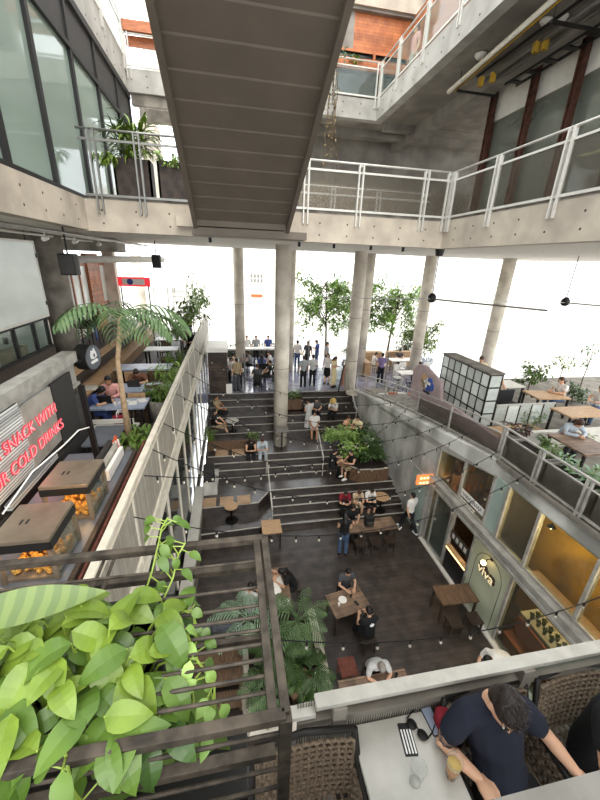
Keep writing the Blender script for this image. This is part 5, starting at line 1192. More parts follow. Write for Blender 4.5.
def warmer(label, x, y, w, d, h):
    t = thing('food_warmer', label, 'food warmer', (x, y, ZL+1.02), 0, 'stainless food warmers')
    MB().bb(-w/2, w/2, -d/2, d/2, h, h+.05).bevel(.008).build('hood', 'warmer_steel', t)
    MB().bb(-.06, -.04, -.05, .03, h+.05, h+.052).bb(-.12, -.1, -.05, .03, h+.05, h+.052).build('hood_slot', 'black_paint', t)
    MB().bb(-w/2, w/2, -d/2-.01, -d/2+.01, h-.09, h).bb(w/2-.01, w/2+.01, -d/2, d/2, h-.09, h).build('hood_band', 'black_paint', t)
    for a in (-1, 1):
        for b in (-1, 1): MB().bb(a*(w/2-.025)-.025, a*(w/2-.025)+.025, b*(d/2-.025)-.02, b*(d/2-.025)+.02, 0, h).build('post', 'warmer_steel', t)
    MB().bb(-w/2+.03, w/2-.03, -d/2+.03, d/2-.03, 0, .04).build('tray', 'warmer_steel', t)
    MB().bb(w/2-.006, w/2, -d/2+.05, d/2-.05, .04, h-.09).build('glass_side', 'clear_glass', t)
    m = MB(); random.seed(5)
    for i in range(110): m.ball((rnd(-w/2+.07, w/2-.07), rnd(-d/2+.07, d/2-.07), .06+rnd(0, .1)), rnd(.025, .04), 6, 4)
    stuff(m.build('fried_snacks', 'popcorn', t, True))
    MB().tube([(0, -d/2+.08, h-.02), (0, d/2-.08, h-.02)], .02, 8).build('heat_lamp', 'lamp_yellow', t)
    l = bpy.data.lights.new('heat_lamp_glow', 'POINT'); l.energy = 4.5; l.color = (1, .62, .25); l.shadow_soft_size = .05; o = bpy.data.objects.new('heat_lamp_glow', l); COL.objects.link(o); o.parent = t; o.location = (0, 0, h-.1)
warmer('nearest stainless food warmer, lower of the two under the neon sign', -2.2, 3.55, .56, .62, .52)
warmer('farther stainless food warmer beside the black post', -2.16, 4.5, .56, .62, .52)
bn = thing('food_tray', 'paper tray of fried snacks at the front of the counter', 'tray', (-2.05, 2.75, ZL+1.02)); MB().bb(-.2, .2, -.25, .25, 0, .02).bb(-.2, -.18, -.25, .25, 0, .08).bb(.18, .2, -.25, .25, 0, .08).build('tray', 'light_wood', bn)
m = MB()
for i in range(50): m.ball((rnd(-.15, .15), rnd(-.2, .2), .04+rnd(0, .03)), rnd(.025, .035), 6, 4)
stuff(m.build('fried_snacks', 'popcorn', bn, True))
sc = thing('weighing_scale', 'black scale like machine in front of the nearest warmer', 'scale', (-2.4, 3.0, ZL+1.02)); m = MB().bb(-.13, .13, -.1, .1, 0, .1); m.bevel(.02); m.build('base', 'black_paint', sc, True); MB().lathe([(.1, .1), (.11, .12)], n=16).build('pan', 'stainless', sc)
tag(MB().bb(-2.2, -1.95, 2.15, 2.5, ZL+1.02, ZL+1.06).build('cutting_board', 'light_wood'), 'pale cutting board on the near end of the counter', 'board')
post = tag(MB().bar((-2.2, 5.5, ZL), (-2.2, 5.35, 7.6), .07).build('post', 'black_metal'), 'slim black post at the far end of the food counter', 'post')
tag(MB().tube([(-2.18, 5.3, 6.95), (-2.2, 5.0, 7.05), (-2.25, 4.6, 7.02), (-2.4, 4.1, 6.95), (-2.5, 3.6, 6.75)], .009, 8).build('cable', 'white_paint'), 'white cable looping from the black post to the near warmer', 'cable')
for i, x in enumerate((-1.98, -2.06, -2.14)): tag(MB().bb(x-.03, x+.03, 5.1, 5.9, ZL+1.03, ZL+1.2+i*.07).build('menu_folder', ['paper', 'stainless', 'charcoal'][i]), ['white folder standing at the end of the counter', 'steel sheet standing between the folders', 'dark folder standing at the end of the counter'][i], 'folder')
fl = thing('pennant', 'small red white checked paper pennant on a stick', 'flag', (-2.12, 6.05, ZL+.98)); MB().tube([(0, 0, -.1), (0, 0, .35)], .006, 6).build('stick', 'light_wood', fl)
MB().prism([(-.14, .08), (.12, .02), (.03, .38)], -.004, .004, 1).build('paper', 'orange_paint', fl)
for i in range(4): MB().prism([(-.1+i*.05, .1+i*.02), (-.07+i*.05, .1+i*.02), (-.05+i*.04, .2+i*.03), (-.08+i*.04, .2+i*.03)], -.006, -.004, 1).build('check', 'white_paint', fl)
# round sign
rs = thing('drum_sign', 'round black drum sign with a white flame on its grey face', 'sign', (-3.0, 7.95, 7.36), 1.35)
Rm = Matrix.Rotation(PI/2, 3, 'X')
MB().lathe([(.27, -.17), (.275, 0), (.27, .09)], (0, 0, 0), 32, Rm).build('drum', 'black_paint', rs)
MB().lathe([(.255, .09), (.255, .1)], (0, 0, 0), 32, Rm).build('face', 'grey_plastic', rs)
MB().prism([(-.02, -.03), (.1, .0), (.1, .06), (.03, .2), (-.01, .14), (-.07, .16), (-.11, .06), (-.1, -.01)], -.112, -.1, 1).build('flame', 'white_print', rs)
MB().prism([(-.01, .0), (.04, .02), (.02, .09), (-.03, .06)], -.118, -.112, 1).build('flame_core', 'grey_plastic', rs)
MB().tube([(-.11+.22*i/30, -.106, -.1+.03*i/30+.03*math.sin(i*1.25)) for i in range(31)], .014, 6).build('script', 'white_print', rs)
MB().bar((-.27, 0, 0), (-.45, .1, 0), .05).build('arm', 'black_metal', rs)
tag(MB().bb(-3.25, -2.85, 7.55, 7.75, 6.75, 6.8).bb(-3.2, -3.1, 7.6, 7.7, 6.5, 6.75).build('lamp_shelf', 'stainless'), 'small steel shelf under the round drum sign', 'shelf')
# palm in its pot, planters along the balustrade
t = thing('planter_pot', 'tall concrete pot holding the slender palm', 'planter', (-2.12, 7.05, ZL)); MB().lathe([(.24, 0), (.3, .72), (.26, .72), (.25, .64)], n=24).build('pot', 'planter_grey', t, True); MB().lathe([(.25, .6), (.25, .64)], n=20).build('soil', 'soil', t)
palm('slender palm with drooping fronds in front of the left terrace tables', (-2.2, 7.1, ZL+.62), 13, 1.5, trunk=(.02, .55, 2.55), spread=(.9, -.95), leafm='leaf_palm', w=.5, seed=61, lw=.055, azs=[PI, PI+.5, PI-.45, -.2, -.9, -1.4, 1.2, 2.0, .5, .1, -.5, 2.6, -2.2])
leafy('lush ferns around the foot of the slender palm', 'fern', (-2.05, 7.0, ZL+.62), None, 120, .34, .07, .3, .35, 'leaf_green', 'strap', .9, seed=62, name='fern')
for i, y in enumerate((9.75, 11.4, 13.2)):
    t = thing('planter_pot', ['round concrete pot of ferns beside the papers table', 'second fern pot along the balustrade', 'third fern pot along the balustrade'][i], 'planter', (-2.05, y, ZL)); MB().lathe([(.3, 0), (.36, .62), (.32, .62), (.31, .55)], n=24).build('pot', 'planter_grey', t, True); MB().lathe([(.31, .5), (.31, .55)], n=20).build('soil', 'soil', t)
    leafy(['ferns filling the pot beside the papers table', 'ferns filling the second balustrade pot', 'ferns filling the third balustrade pot'][i], 'fern', (-2.05, y, ZL+.52), None, 150, .34, .06, .42, .6, ['leaf_green', 'leaf_tree', 'leaf_green'][i], 'strap', .9, seed=63+i, name='fern')
for i, y in enumerate((15.5, 18.0, 20.5)):
    tree(['leafy shrub by the far balustrade, nearest of three', 'leafy shrub by the far balustrade, middle one', 'leafy shrub at the far end of the balustrade'][i], (-1.95+.1*i, y, ZL), 3.0+.25*i, (.9, .8, 2.4), 300, ['leaf_green', 'leaf_tree', 'leaf_tree'][i], .26, bare=.35, name='shrub', cat='shrub', seed=70+i, tr=.03)
# tables, chairs, guests
G = 'tables along the left terrace'
for i, (x, y, w, d, mt) in enumerate(((-2.9, 9.1, 1.3, .72, 'blue_tabletop'), (-2.85, 10.35, 1.3, .7, 'blue_tabletop'), (-3.0, 12.5, 1.75, .72, 'blue_tabletop'), (-2.9, 15.2, 1.3, .7, 'table_white'), (-2.9, 17.2, 1.2, .7, 'table_white'), (-2.9, 19.4, 1.2, .7, 'table_white'))):
    cafe_table(['pale table with papers in front of the man in pink', 'blue grey table with the open laptop', 'wide blue grey table behind the laptop table', 'white table under the overhanging shrubs', 'second white table under the shrubs', 'far white table near the end of the terrace'][i], (x, y, ZL), (w, d), mt, 'dark_metal', .76, group=G)
for i, (x, y, r) in enumerate(((-3.3, 9.85, PI), (-2.85, 11.15, PI), (-2.6, 9.75, 0), (-3.2, 11.75, 0), (-2.5, 11.8, 0), (-2.9, 16.0, PI), (-2.5, 21.2, PI), (-3.75, 9.2, -PI/2), (-2.3, 9.95, PI), (-2.4, 13.2, PI))):
    chair(['wooden chair under the man in pink', 'wooden chair under the laptop user', 'wooden chair back in front of the laptop table', 'wooden chair left before the wide table', 'wooden chair right before the wide table', 'wooden chair behind the first white table', 'wooden chair under the far terrace guest', 'wooden chair under the dark haired woman in blue', 'empty wooden chair beside the man in pink', 'empty wooden chair behind the wide table'][i], (x, y, ZL), r, 'brown_wood', 'light_wood' if i in (2, 3) else None, 'wooden terrace chairs')
b = thing('bench', 'pale slatted bench in front of the papers table', 'bench', (-2.85, 8.35, ZL)); MB().bb(-.5, .5, -.2, .2, .4, .44).build('seat', 'off_white', b); MB().bb(-.5, .5, -.24, -.2, .5, .6).bb(-.5, .5, -.24, -.2, .64, .74).build('backrest', 'off_white', b)
for a in (-.45, .45): MB().bb(a-.025, a+.025, -.24, .18, 0, .4).bb(a-.02, a+.02, -.25, -.2, .4, .74).build('leg', 'dark_metal', b)
hb = thing('tote_bag', 'dark red tote with white handles on the pale bench', 'bag', (-2.7, 8.38, ZL+.44)); MB().prism([(-.18, -.06), (.18, -.06), (.16, .06), (-.16, .06)], 0, .28, 2).build('body', 'cloth_red', hb)
for a in (-.06, .06): MB().tube([(-.08, a, .27), (-.07, a, .4), (.07, a, .4), (.08, a, .27)], .012, 6).build('handle', 'white_paint', hb)
cafe_table('grey topped square table beside the kiosk corner', (-2.72, 7.3, ZL), (.62, .9), 'grey_plastic', 'dark_metal', .76)
person('man in pink shirt seated at the papers table', (-3.3, 9.82, ZL), PI, 'sit', 'pink', 1.8, 'darkgrey', 2, 'black', 'short', 'black', 'skin_tan')
person('dark haired woman in blue seen from behind beside the man in pink', (-3.72, 9.2, ZL), -PI/2, 'sit_lean', 'blue', .6, 'blue', 2, 'black', 'long')
person('person in brown bent behind the open laptop', (-2.85, 11.12, ZL), PI, 'sit_lean', 'brown', .6, 'black', 2, 'dark_brown', 'short')
person('far terrace guest in dark clothes near the shrubs', (-2.5, 21.2, ZL), PI, 'sit', 'black', .6, 'denim', 2, 'brown', 'short')
person('guest in black sitting by the balustrade shrubs', (-1.95, 16.6, ZL), PI, 'sit', 'black', .6, 'black', 2, 'brown', 'short'); stool('stool under the guest by the balustrade shrubs', (-1.95, 16.6, ZL))
lp = thing('laptop', 'open grey laptop on the blue grey table', 'laptop', (-2.85, 10.45, ZL+.76), PI); MB().bb(-.17, .17, -.12, .12, 0, .015).build('base', 'grey_metal', lp); MB().box((0, .15, .12), (.34, .012, .23), rx=-.25).build('lid', 'charcoal', lp)
lp = thing('laptop', 'black open laptop in front of the man in pink', 'laptop', (-3.25, 9.2, ZL+.76), PI); MB().bb(-.17, .17, -.12, .12, 0, .015).build('base', 'black_paint', lp); MB().box((0, .15, .12), (.34, .012, .23), rx=-.25).build('lid', 'black_paint', lp)
for i, (x, y, r) in enumerate(((-2.6, 9.1, .2), (-2.85, 9.2, -.3), (-2.4, 9.25, .5))): sheet(['left sheet of paper beside the black laptop', 'middle sheet of paper on the papers table', 'right sheet of paper on the papers table'][i], (x, y, ZL+.76), .2, .28, r)
cup('white cup on the papers table', (-2.98, 8.95, ZL+.76)); cup('clear bottle on the laptop table', (-3.2, 10.4, ZL+.76), 'drink_glass', .035, .24, name='bottle', cat='bottle')
# raised platform: shopfront with hanging white panel
wp = thing('notice_board', 'big white frosted panel hung above the left shop counter', 'panel', (-5.0, 9.5, 7.8)); MB().bb(-.02, .02, -2.2, 1.5, 0, 1.8).build('sheet', 'frosted_glass', wp); MB().bb(-.04, .03, -2.2, 1.55, -.06, 0).bb(-.04, .03, 1.5, 1.55, 0, 1.8).bb(-.04, .03, -2.2, 1.55, 1.8, 1.85).build('frame', 'off_white', wp)
for z in (.3, 1.5): MB().bb(-.03, .05, 1.5, 1.58, z-.05, z+.05).build('bracket', 'black_metal', wp)
for y in (-1.5, 1.2): MB().tube([(0, y, 1.85), (0, y, 2.2)], .012).build('hanger', 'black_metal', wp)
f = MB()
for y in (7.5, 8.4, 9.3, 10.2, 10.9): f.bb(-5.08, -5.0, y-.04, y+.04, 6.2, 7.75)
f.bb(-5.08, -5.0, 7.4, 11, 6.9, 6.98).bb(-5.08, -5.0, 7.4, 11, 7.68, 7.75)
struct('window_8', f, 'black_paint'); struct('window_9', MB().bb(-5.05, -5.03, 7.4, 11, 6.98, 7.7), 'clear_glass'); struct('wall_left_shop', MB().bb(-8, -7.8, 2, 20, 6, 9.97).bb(-8, -5.1, 11.1, 11.2, 6.2, 7.6), 'white_paint'); struct('trim_22', MB().bb(-5.1, -4.98, 7.45, 11, 6.2, 6.92), 'dark_wood')
for i, (y, mt) in enumerate(((8.0, 'light_wood'), (9.7, 'light_wood'))): tag(MB().bb(-5.5, -5.2, y-.35, y+.35, 6.2, 7.15).build('wood_box', mt), ['light wooden box inside the left shop window', 'light wooden cabinet by the end of the left shop window'][i], 'cabinet')
for i in range(7): cup('small jar on the shelf inside the left shop window', (-5.6, 7.7+i*.45, 7.2), ['white_paint', 'grey_plastic', 'dark_metal'][i % 3], .06, .16, 'jars in the left shop window', 'jar', 'jar')
sh = tag(MB().bb(-5.75, -5.52, 7.5, 10.9, 7.16, 7.2).bb(-5.75, -5.7, 7.5, 10.9, 6.2, 7.16).build('shelf', 'white_paint'), 'white shelf of jars behind the left shop window', 'shelf')
tag(MB().ball((-3.6, 5.1, 7.05), .13, 14, 10).build('red_ball_lamp', 'red_paint', None, True), 'red round lamp at the left frame edge', 'lamp')
lp2 = thing('loudspeaker', 'black loudspeaker hanging beside the left column', 'speaker', (-3.75, 9.8, 8.9)); m = MB().bb(-.17, .17, -.17, .17, 0, .48); m.bevel(.04); m.build('cabinet', 'black_paint', lp2, True); MB().bb(-.14, .14, -.18, -.17, .04, .44).build('grille', 'charcoal', lp2); MB().tube([(0, 0, .48), (0, 0, 1.07)], .02).build('rod', 'black_metal', lp2)
lp3 = thing('loudspeaker', 'smaller black loudspeaker hanging farther back on the left', 'speaker', (-2.9, 16.0, 8.95)); m = MB().bb(-.16, .16, -.16, .16, 0, .5); m.bevel(.03); m.build('cabinet', 'black_paint', lp3, True); MB().tube([(0, 0, .5), (0, 0, 1.02)], .02).build('rod', 'black_metal', lp3)
# shops behind the palm
sf = MB()
for y in [13.2+i*.8 for i in range(9)]: sf.bb(-6.06, -5.96, y-.05, y+.05, 6.2, 9.0)
sf.bb(-6.06, -5.96, 13, 20, 8.9, 9.05).bb(-6.06, -5.96, 13, 20, 7.2, 7.28)
struct('window_10', sf, 'red_wood'); struct('window_11', MB().bb(-6.02, -6.0, 13, 20, 6.2, 8.9), 'frosted_glass'); struct('trim_23', MB().bb(-6.1, -5.9, 17.2, 18.6, 6.2, 9.4), 'orange_boards')
tag(MB().bb(-6.0, -5.5, 19.5, 19.9, 6.2, 9.9).build('pier', 'pale_concrete'), 'grey pier behind the palm fronds', 'pier')
tag(MB().tube([(-6.5, 15, 9.15), (-3.4, 20.5, 9.25)], .14, 14).build('duct', 'off_white', None, True), 'long pale duct crossing under the slab on the left', 'duct')
struct('ceiling_drop', MB().prism([(-7.5, 12.5), (-4.2, 15.5), (-5.0, 20), (-8.5, 20)], 9.5, 9.96, 2), 'dark_concrete')
tag(MB().box((-5.35, 15.3, 6.2+.5), (.05, .32, 1.0), rz=.2).build('banner', 'blue_paint'), 'upright blue banner on the left platform', 'banner')
bs = tag(MB().bb(-5.3, -3.85, 19.0, 19.06, 8.0, 8.42).build('display_board', 'screen_red'), 'red white and blue lit strip sign behind the palm', 'sign')
MB().bb(-5.1, -4.1, 18.985, 19.0, 8.08, 8.34).build('white_text', 'white_print', bs); MB().lathe([(.14, 0), (.14, .02)], (-4.75, 18.98, 8.21), 16, Rm).build('blue_dot', 'blue_paint', bs)
for z in (8.2,): MB().tube([(-5.2, 19.03, 6.2), (-5.2, 19.03, 8.0)], .03).tube([(-3.95, 19.03, 5.08), (-3.95, 19.03, 8.0)], .03).build('leg', 'black_metal', bs)
for i, (x, y) in enumerate(((-5.2, 13.8), (-5.1, 14.5))):
    t = thing('bar_stool', ['black bar stool at the foot of the stout left column', 'black bar stool nearer the blue banner'][i], 'stool', (x, y, 6.2)); MB().bb(-.18, .18, -.18, .18, .72, .76).build('seat', 'black_paint', t); MB().bb(-.18, .18, .15, .18, .76, 1.0).build('backrest', 'black_paint', t)
    for a in (-.15, .15):
        for q in (-.15, .15): MB().tube([(a, q, .72), (a*1.2, q*1.2, 0)], .014).build('leg', 'black_metal', t)
# open stair and canopy far left
es = thing('steel_stair', 'white steel stair and rails far behind the left shrubs', 'staircase', (-3.2, 22.9, 2.3))
for i in range(9): MB().bb(-.6, .6, i*.35+.5, i*.35+.8, 2.8+i*.3, 2.86+i*.3).build('tread', 'white_metal', es)
for x in (-.6, .6): MB().tube([(x, .4, 3.7), (x, 3.8, 6.6)], .03).tube([(x, .4, 2.7), (x, 3.8, 5.5)], .05).build('rail', 'white_metal', es)
for x in (-.6, .6):
    for y in (.5, 3.6): MB().tube([(x, y, 0), (x, y, 3.6+(y-.4)*.85)], .035).build('post', 'white_metal', es)
ca = thing('canopy', 'small peaked canopy far behind the left shrubs', 'canopy', (-4.2, 27, 2.3)); MB().lathe([(1.6, 5.2), (.05, 6.3)], n=4).build('roof', 'white_paint', ca)
for a in range(4): MB().tube([(1.1*math.cos(a*PI/2), 1.1*math.sin(a*PI/2), 0), (1.1*math.cos(a*PI/2), 1.1*math.sin(a*PI/2), 5.3)], .05).build('post', 'white_metal', ca)
# services under the slab
for i, (x, z) in enumerate(((-3.6, 9.8), (-3.9, 9.82), (-4.4, 9.84), (-4.9, 9.8))): tag(MB().tube([(x, 4, z), (x+.1, 18, z)], .03, 8).build('conduit', ['grey_metal', 'white_metal'][i % 2]), ['first conduit from the bridge under the left slab', 'second conduit from the bridge under the left slab', 'third conduit from the bridge under the left slab', 'outermost conduit under the left slab'][i], 'pipe', 'conduits under the left slab')
for i, y in enumerate((9.2, 10.8, 12.6)):
    t = thing('track_spotlight', ['white spotlight beside the left column top', 'middle white spotlight under the left slab', 'far white spotlight under the left slab'][i], 'spotlight', (-3.9, y, 9.79)); MB().tube([(0, 0, 0), (0, 0, -.08)], .015).build('stem', 'white_metal', t); MB().tube([(0, -.08, -.14), (0, .1, -.1)], .05, 12).build('head', 'white_metal', t)
for i, x in enumerate((-.5, 1.9, 2.9, 4.0, 5.0)):
    t = thing('downlight', 'small black lamp hanging under the front edge of the bridge', 'lamp', (x, 10.5, 9.97), 0, 'black lamps under the bridge'); MB().tube([(0, 0, 0), (0, 0, -.06)], .012).build('stem', 'black_metal', t); MB().tube([(0, 0, -.06), (0, 0, -.18)], .04, 12).build('body', 'black_metal', t)
# ================================================================ UPPER STOREY THINGS
for i, (x, w) in enumerate(((-2.25, .85), (-1.25, .85))): planter_box(['brown grey planter at the left end of the bridge', 'brown grey planter close to the stair foot'][i], (x, 10.75, 10.6), (w, .45, .95), 'planters on the bridge', 'dark_wood')
leafy('spiky bright dracaena in the planter at the left end of the bridge', 'plant', (-2.2, 10.7, 11.5), None, 170, .75, .06, .35, .8, 'leaf_lime', 'strap', .9, 1.2, seed=81, name='dracaena')
leafy('dark spiky plant behind the bright dracaena', 'plant', (-2.45, 10.9, 11.5), None, 90, .7, .04, .25, .95, 'leaf_deep', 'strap', .7, 1.2, seed=82, name='dracaena')
leafy('trailing leaves hanging over the planter near the stair', 'plant', (-1.35, 10.55, 11.45), None, 160, .16, .07, .42, .3, 'leaf_tree', 'ovate', .9, .2, seed=83, name='trailing_plant')
leafy('leafy spray over the left rail end of the bridge', 'plant', (-2.75, 10.45, 11.4), None, 80, .3, .06, .3, .2, 'leaf_lime', 'lance', 1, .3, seed=84, name='trailing_plant')
leafy('yellow leaved plant behind the bridge rail right of the stair', 'plant', (1.75, 10.55, 10.6), ('round', .14, .3, 'planter_grey'), 30, .3, .14, .2, .6, 'leaf_lime', 'ovate', seed=85)
vn = thing('hanging_vine', 'long dry vine hanging from the beam above the bridge', 'vine', (3.95, 15.9, 16.35)); random.seed(86); m = MB(); f = MB()
for k in range(5):
    p = V3(rnd(-.12, .12), -.12, 0); P = [p.copy()]
    for i in range(16): p = p+V3(rnd(-.05, .05), rnd(-.02, .02), -.1-.09*(k == 0)-.05*k); P.append(p.copy())
    m.tube(P, .012, 4)
    for q in P:
        for j in range(3): f.leaf(q, (rnd(-1, 1), rnd(-1, .2), rnd(-1, .3)), (0, 0, 1), .12, .06, .5, .2, 2, 'lance')
m.build('stems', 'bark', vn); f.build('foliage', 'leaf_dry', vn); f = MB()
for i in range(50): f.leaf((rnd(-.3, .35), rnd(-.3, .0), rnd(-.2, .35)), (rnd(-1, 1), rnd(-1, 1), rnd(-.5, 1)), (0, 0, 1), .16, .06, .5, .2, 3, 'lance')
f.build('crown', 'leaf_pale', vn)
leafy('small lime plant on the timber sill of the top storey', 'plant', (5.75, 19.1, 17.6), None, 26, .35, .1, .25, .35, 'leaf_lime', seed=87, name='leafy_plant')
# rust steel columns of the right shop
for i, y in enumerate((12.6, 10.9, 9.4, 7.9)):
    t = thing('steel_column', ['farthest rust brown steel column of the right shop', 'second rust brown steel column of the right shop', 'third rust brown steel column of the right shop', 'nearest rust brown steel column of the right shop'][i], 'column', (8.42, y, 10.6), 0, 'rust steel columns')
    MB().bb(-.07, .07, -.09, -.06, 0, 4.1).bb(-.07, .07, .06, .09, 0, 4.1).bb(-.015, .015, -.06, .06, 0, 4.1).build('section', 'rust_steel', t); MB().bb(-.1, .1, -.12, .12, 0, .02).build('base_plate', 'rust_steel', t)
# services on the right soffit
def pipe(label, a, b, r, mt, name='pipe'): return tag(MB().tube([a, b], r, 10).build(name, mt, None, True), label, 'pipe', None)
pipe('big cream pipe with yellow tint along the right soffit', (6.6, 12.2, 14.3), (6.6, 8, 14.56), .06, 'cream_metal')
pipe('thin yellow pipe beside the big cream pipe', (6.74, 12.1, 14.3), (6.74, 8, 14.56), .025, 'yellow_wall')
pipe('grey conduit beside the cable tray', (7.3, 11.6, 14.4), (7.3, 2, 14.4), .05, 'grey_metal')
pipe('second grey conduit closer to the shop', (7.55, 11.4, 14.4), (7.55, 2, 14.4), .045, 'grey_metal')
pipe('black cable run above the conduits', (7.1, 11.6, 14.5), (7.1, 2, 14.5), .035, 'black_metal')
tr = thing('cable_tray', 'black cable tray with cross bars under the right soffit', 'cable tray', (8.05, 0, 14.3))
for x in (-.18, .18): MB().bb(x-.015, x+.015, 2, 11.4, 0, .06).build('side', 'dark_metal', tr)
for i in range(16): MB().bb(-.18, .18, 2.4+i*.58, 2.55+i*.58, 0, .03).build('rung', 'dark_metal', tr)
for i, y in enumerate((11.9, 8.6, 5.0)): 
    t = thing('pipe_hanger', ['farthest pipe hanger bar under the right soffit', 'middle pipe hanger bar under the right soffit', 'nearest pipe hanger bar under the right soffit'][i], 'hanger', (7.3, y, 14.24)); MB().bb(-.6, .75, -.03, .03, -.03, .02).build('bar', 'dark_metal', t)
    for x in (-.55, .7): MB().tube([(x, 0, 0), (x, 0, .47)], .01).build('rod', 'dark_metal', t)
for i, (x, y) in enumerate(((7.1, 11.4), (7.25, 11.1), (7.25, 9.6), (7.35, 9.45))): tag(MB().bb(x-.06, x+.06, y-.05, y+.05, 14.2, 14.4).build('valve_box', 'yellow_wall'), ['leftmost small yellow valve box under the pipes', 'second small yellow valve box under the pipes', 'third small yellow valve box under the pipes', 'rightmost small yellow valve box under the pipes'][i], 'valve', 'yellow valve boxes')
for i, (x, y, r) in enumerate(((6.7, 11.0, .15), (7.2, 9.4, .13), (7.45, 9.2, .11))): tag(MB().lathe([(r*.6, -.1), (r, -.03), (r, 0)], (x, y, 14.7), 18).build('ceiling_lamp', 'off_white', None, True), ['round white lamp on the right soffit near the walkway edge', 'left white drum lamp above the yellow boxes', 'right white drum lamp above the yellow boxes'][i], 'lamp')
for i, (y, z) in enumerate(((8.9, 13.0), (6.4, 13.0), (9.6, 12.4))): tag(MB().bb(9.6, 9.7, y-.35, y+.35, z, z+.04).build('tube_lamp', 'tube_white'), ['far warm tube lamp behind the right shop glass', 'near warm tube lamp behind the right shop glass', 'small tube lamp deep in the right shop'][i], 'lamp')
for i, (y, z) in enumerate(((7.0, 10.7), (6.2, 10.7), (5.2, 10.75))): tag(MB().prism([(-.35, 0), (.35, 0), (.2, .5), (-.1, .7)], 8.8, 9.1, 0).build('white_parcel', 'white_paint', None, False, (0, y, z)), ['left white covered item behind the mesh rail', 'middle white covered item behind the mesh rail', 'right white covered item behind the mesh rail'][i], 'parcel')
# top storey people and things
person('person in pink and white behind the rail of the top walkway', (6.4, 14.6, 15.2), PI/2, 'stand', 'pink', .5, 'white', 2, 'dark_brown', 'short')
tag(MB().bb(1.9, 2.9, 17.5, 17.9, 15.2, 16.05).build('white_chair_stack', 'white_paint'), 'white furniture behind the far top rail', 'furniture')
rk = thing('drying_rack', 'white rack of upright bars behind the far top rail', 'rack', (2.0, 17.0, 15.2)); MB().bb(0, 1.33, 0, .05, .95, 1.0).build('top_bar', 'white_metal', rk)
for i in range(5): MB().bb(i*.32, .05+i*.32, 0, .05, 0, .95).build('upright', 'white_metal', rk)
# ================================================================ NEAREST THINGS
def wicker_chair(label, loc, rz):
    t = thing('wicker_chair', label, 'chair', loc, rz, 'wicker tub chairs')
    def weave(name, f, nu, nv, th=.012):
        m = MB()   # woven strands following a curved surface
        for i in range(nu+1): m.tube([f(i/nu, j/12) for j in range(13)], th*.75, 5)
        for j in range(nv+1): m.tube([Vector(f(i/(nu*2), j/nv))+V3(0, 0, .008*(1 if (i+j) % 2 else -1)) for i in range(nu*2+1)], th, 5, flat=.6)
        m.build(name, 'wicker', t)
    weave('backrest', lambda u, v: V3((u-.5)*.56, -.27-.05*v+.1*abs(u-.5)**2, .44+.42*v), 13, 10)
    for s in (-1, 1): weave('arm_panel', lambda u, v, s=s: V3(s*(.28+.02*v), -.27+.5*u, .42+(.24-.04*u)*v), 11, 6)
    weave('seat', lambda u, v: V3((u-.5)*.54, -.26+.52*v, .43+.0*u), 12, 11)
    for s in (-1, 1):
        MB().tube([(s*.3, .24, .0), (s*.3, .25, .64), (s*.31, .1, .67), (s*.31, -.26, .68), (s*.29, -.33, .9)], .02, 8).build('frame', 'dark_metal', t, True); MB().tube([(s*.28, -.28, 0), (s*.28, -.28, .44)], .018, 8).build('leg', 'dark_metal', t)
    MB().tube([(-.29, -.33, .9), (0, -.36, .9), (.29, -.33, .9)], .02, 8).build('top_tube', 'dark_metal', t, True)
ZN = 6.0
wicker_chair('wicker chair holding the man in navy', (1.52, .84, ZN), PI)
wicker_chair('wicker chair at the right frame edge', (2.2, .84, ZN), PI)
wicker_chair('empty wicker chair at the bottom left of the white table', (.33, .78, ZN), PI)
t = thing('dining_table', 'white topped table with two glasses in the near terrace', 'table', (.91, .72, ZN)); MB().bb(-.27, .27, -.5, .47, .72, .75).bevel(.004).build('tabletop', 'table_white', t)
MB().tube([(0, 0, .03), (0, 0, .72)], .04).build('post', 'dark_metal', t); MB().bb(-.22, .22, -.3, .3, 0, .03).build('foot', 'dark_metal', t)
ZT2 = ZN+.75
def pint(label, loc, beer):
    t = thing('beer_glass', label, 'glass', loc); MB().loft([[(r*math.cos(2*PI*j/28), r*math.sin(2*PI*j/28), z) for j in range(28)] for r, z in ((.028, 0), (.035, .075), (.043, .15))], False).build('glass', 'drink_glass', t, True); MB().tube([(.043*math.cos(2*PI*j/28), .043*math.sin(2*PI*j/28), .15) for j in range(29)], .0016, 6).build('rim', 'drink_glass', t, True)
    if beer: MB().lathe([(.0268, .006), (.0385, .112)], n=24).build('beer', 'beer', t, True); MB().lathe([(.0375, .112), (.038, .116)], n=24).build('foam', 'straw', t, True)
    else: MB().lathe([(.0275, .001), (.0285, .01)], n=20).build('base', 'table_white', t, True)
pint('half full beer glass on the white table', (1.12, .88, ZT2), True); pint('empty clear pint glass on the white table', (.91, .89, ZT2), False)
ph = thing('phone', 'phone in a black and white striped case on the white table', 'phone', (.955, 1.07, ZT2), -.12); m = MB().bb(-.038, .038, -.078, .078, 0, .012); m.bevel(.005); m.build('case', 'black_paint', ph)
for i in range(4): MB().bb(-.032+i*.018, -.023+i*.018, -.07, .045, .012, .0128).build('stripe', 'white_print', ph)
gl = thing('sunglasses', 'black sunglasses lying on the white table', 'sunglasses', (1.03, 1.1, ZT2), -1.0)
for s in (-1, 1): MB().lathe([(.03, 0), (.032, .006), (.02, .009)], (s*.036, 0, .014), 16, Matrix.Rotation(-.25, 3, 'X')).build('lens', 'black_paint', gl, True); MB().tube([(s*.068, 0, .03), (s*.07, .06, .012), (s*.06, .12, .006)], .004, 6).build('temple', 'black_metal', gl)
MB().tube([(-.01, 0, .03), (0, 0, .033), (.01, 0, .03)], .004, 6).build('bridge', 'black_metal', gl)
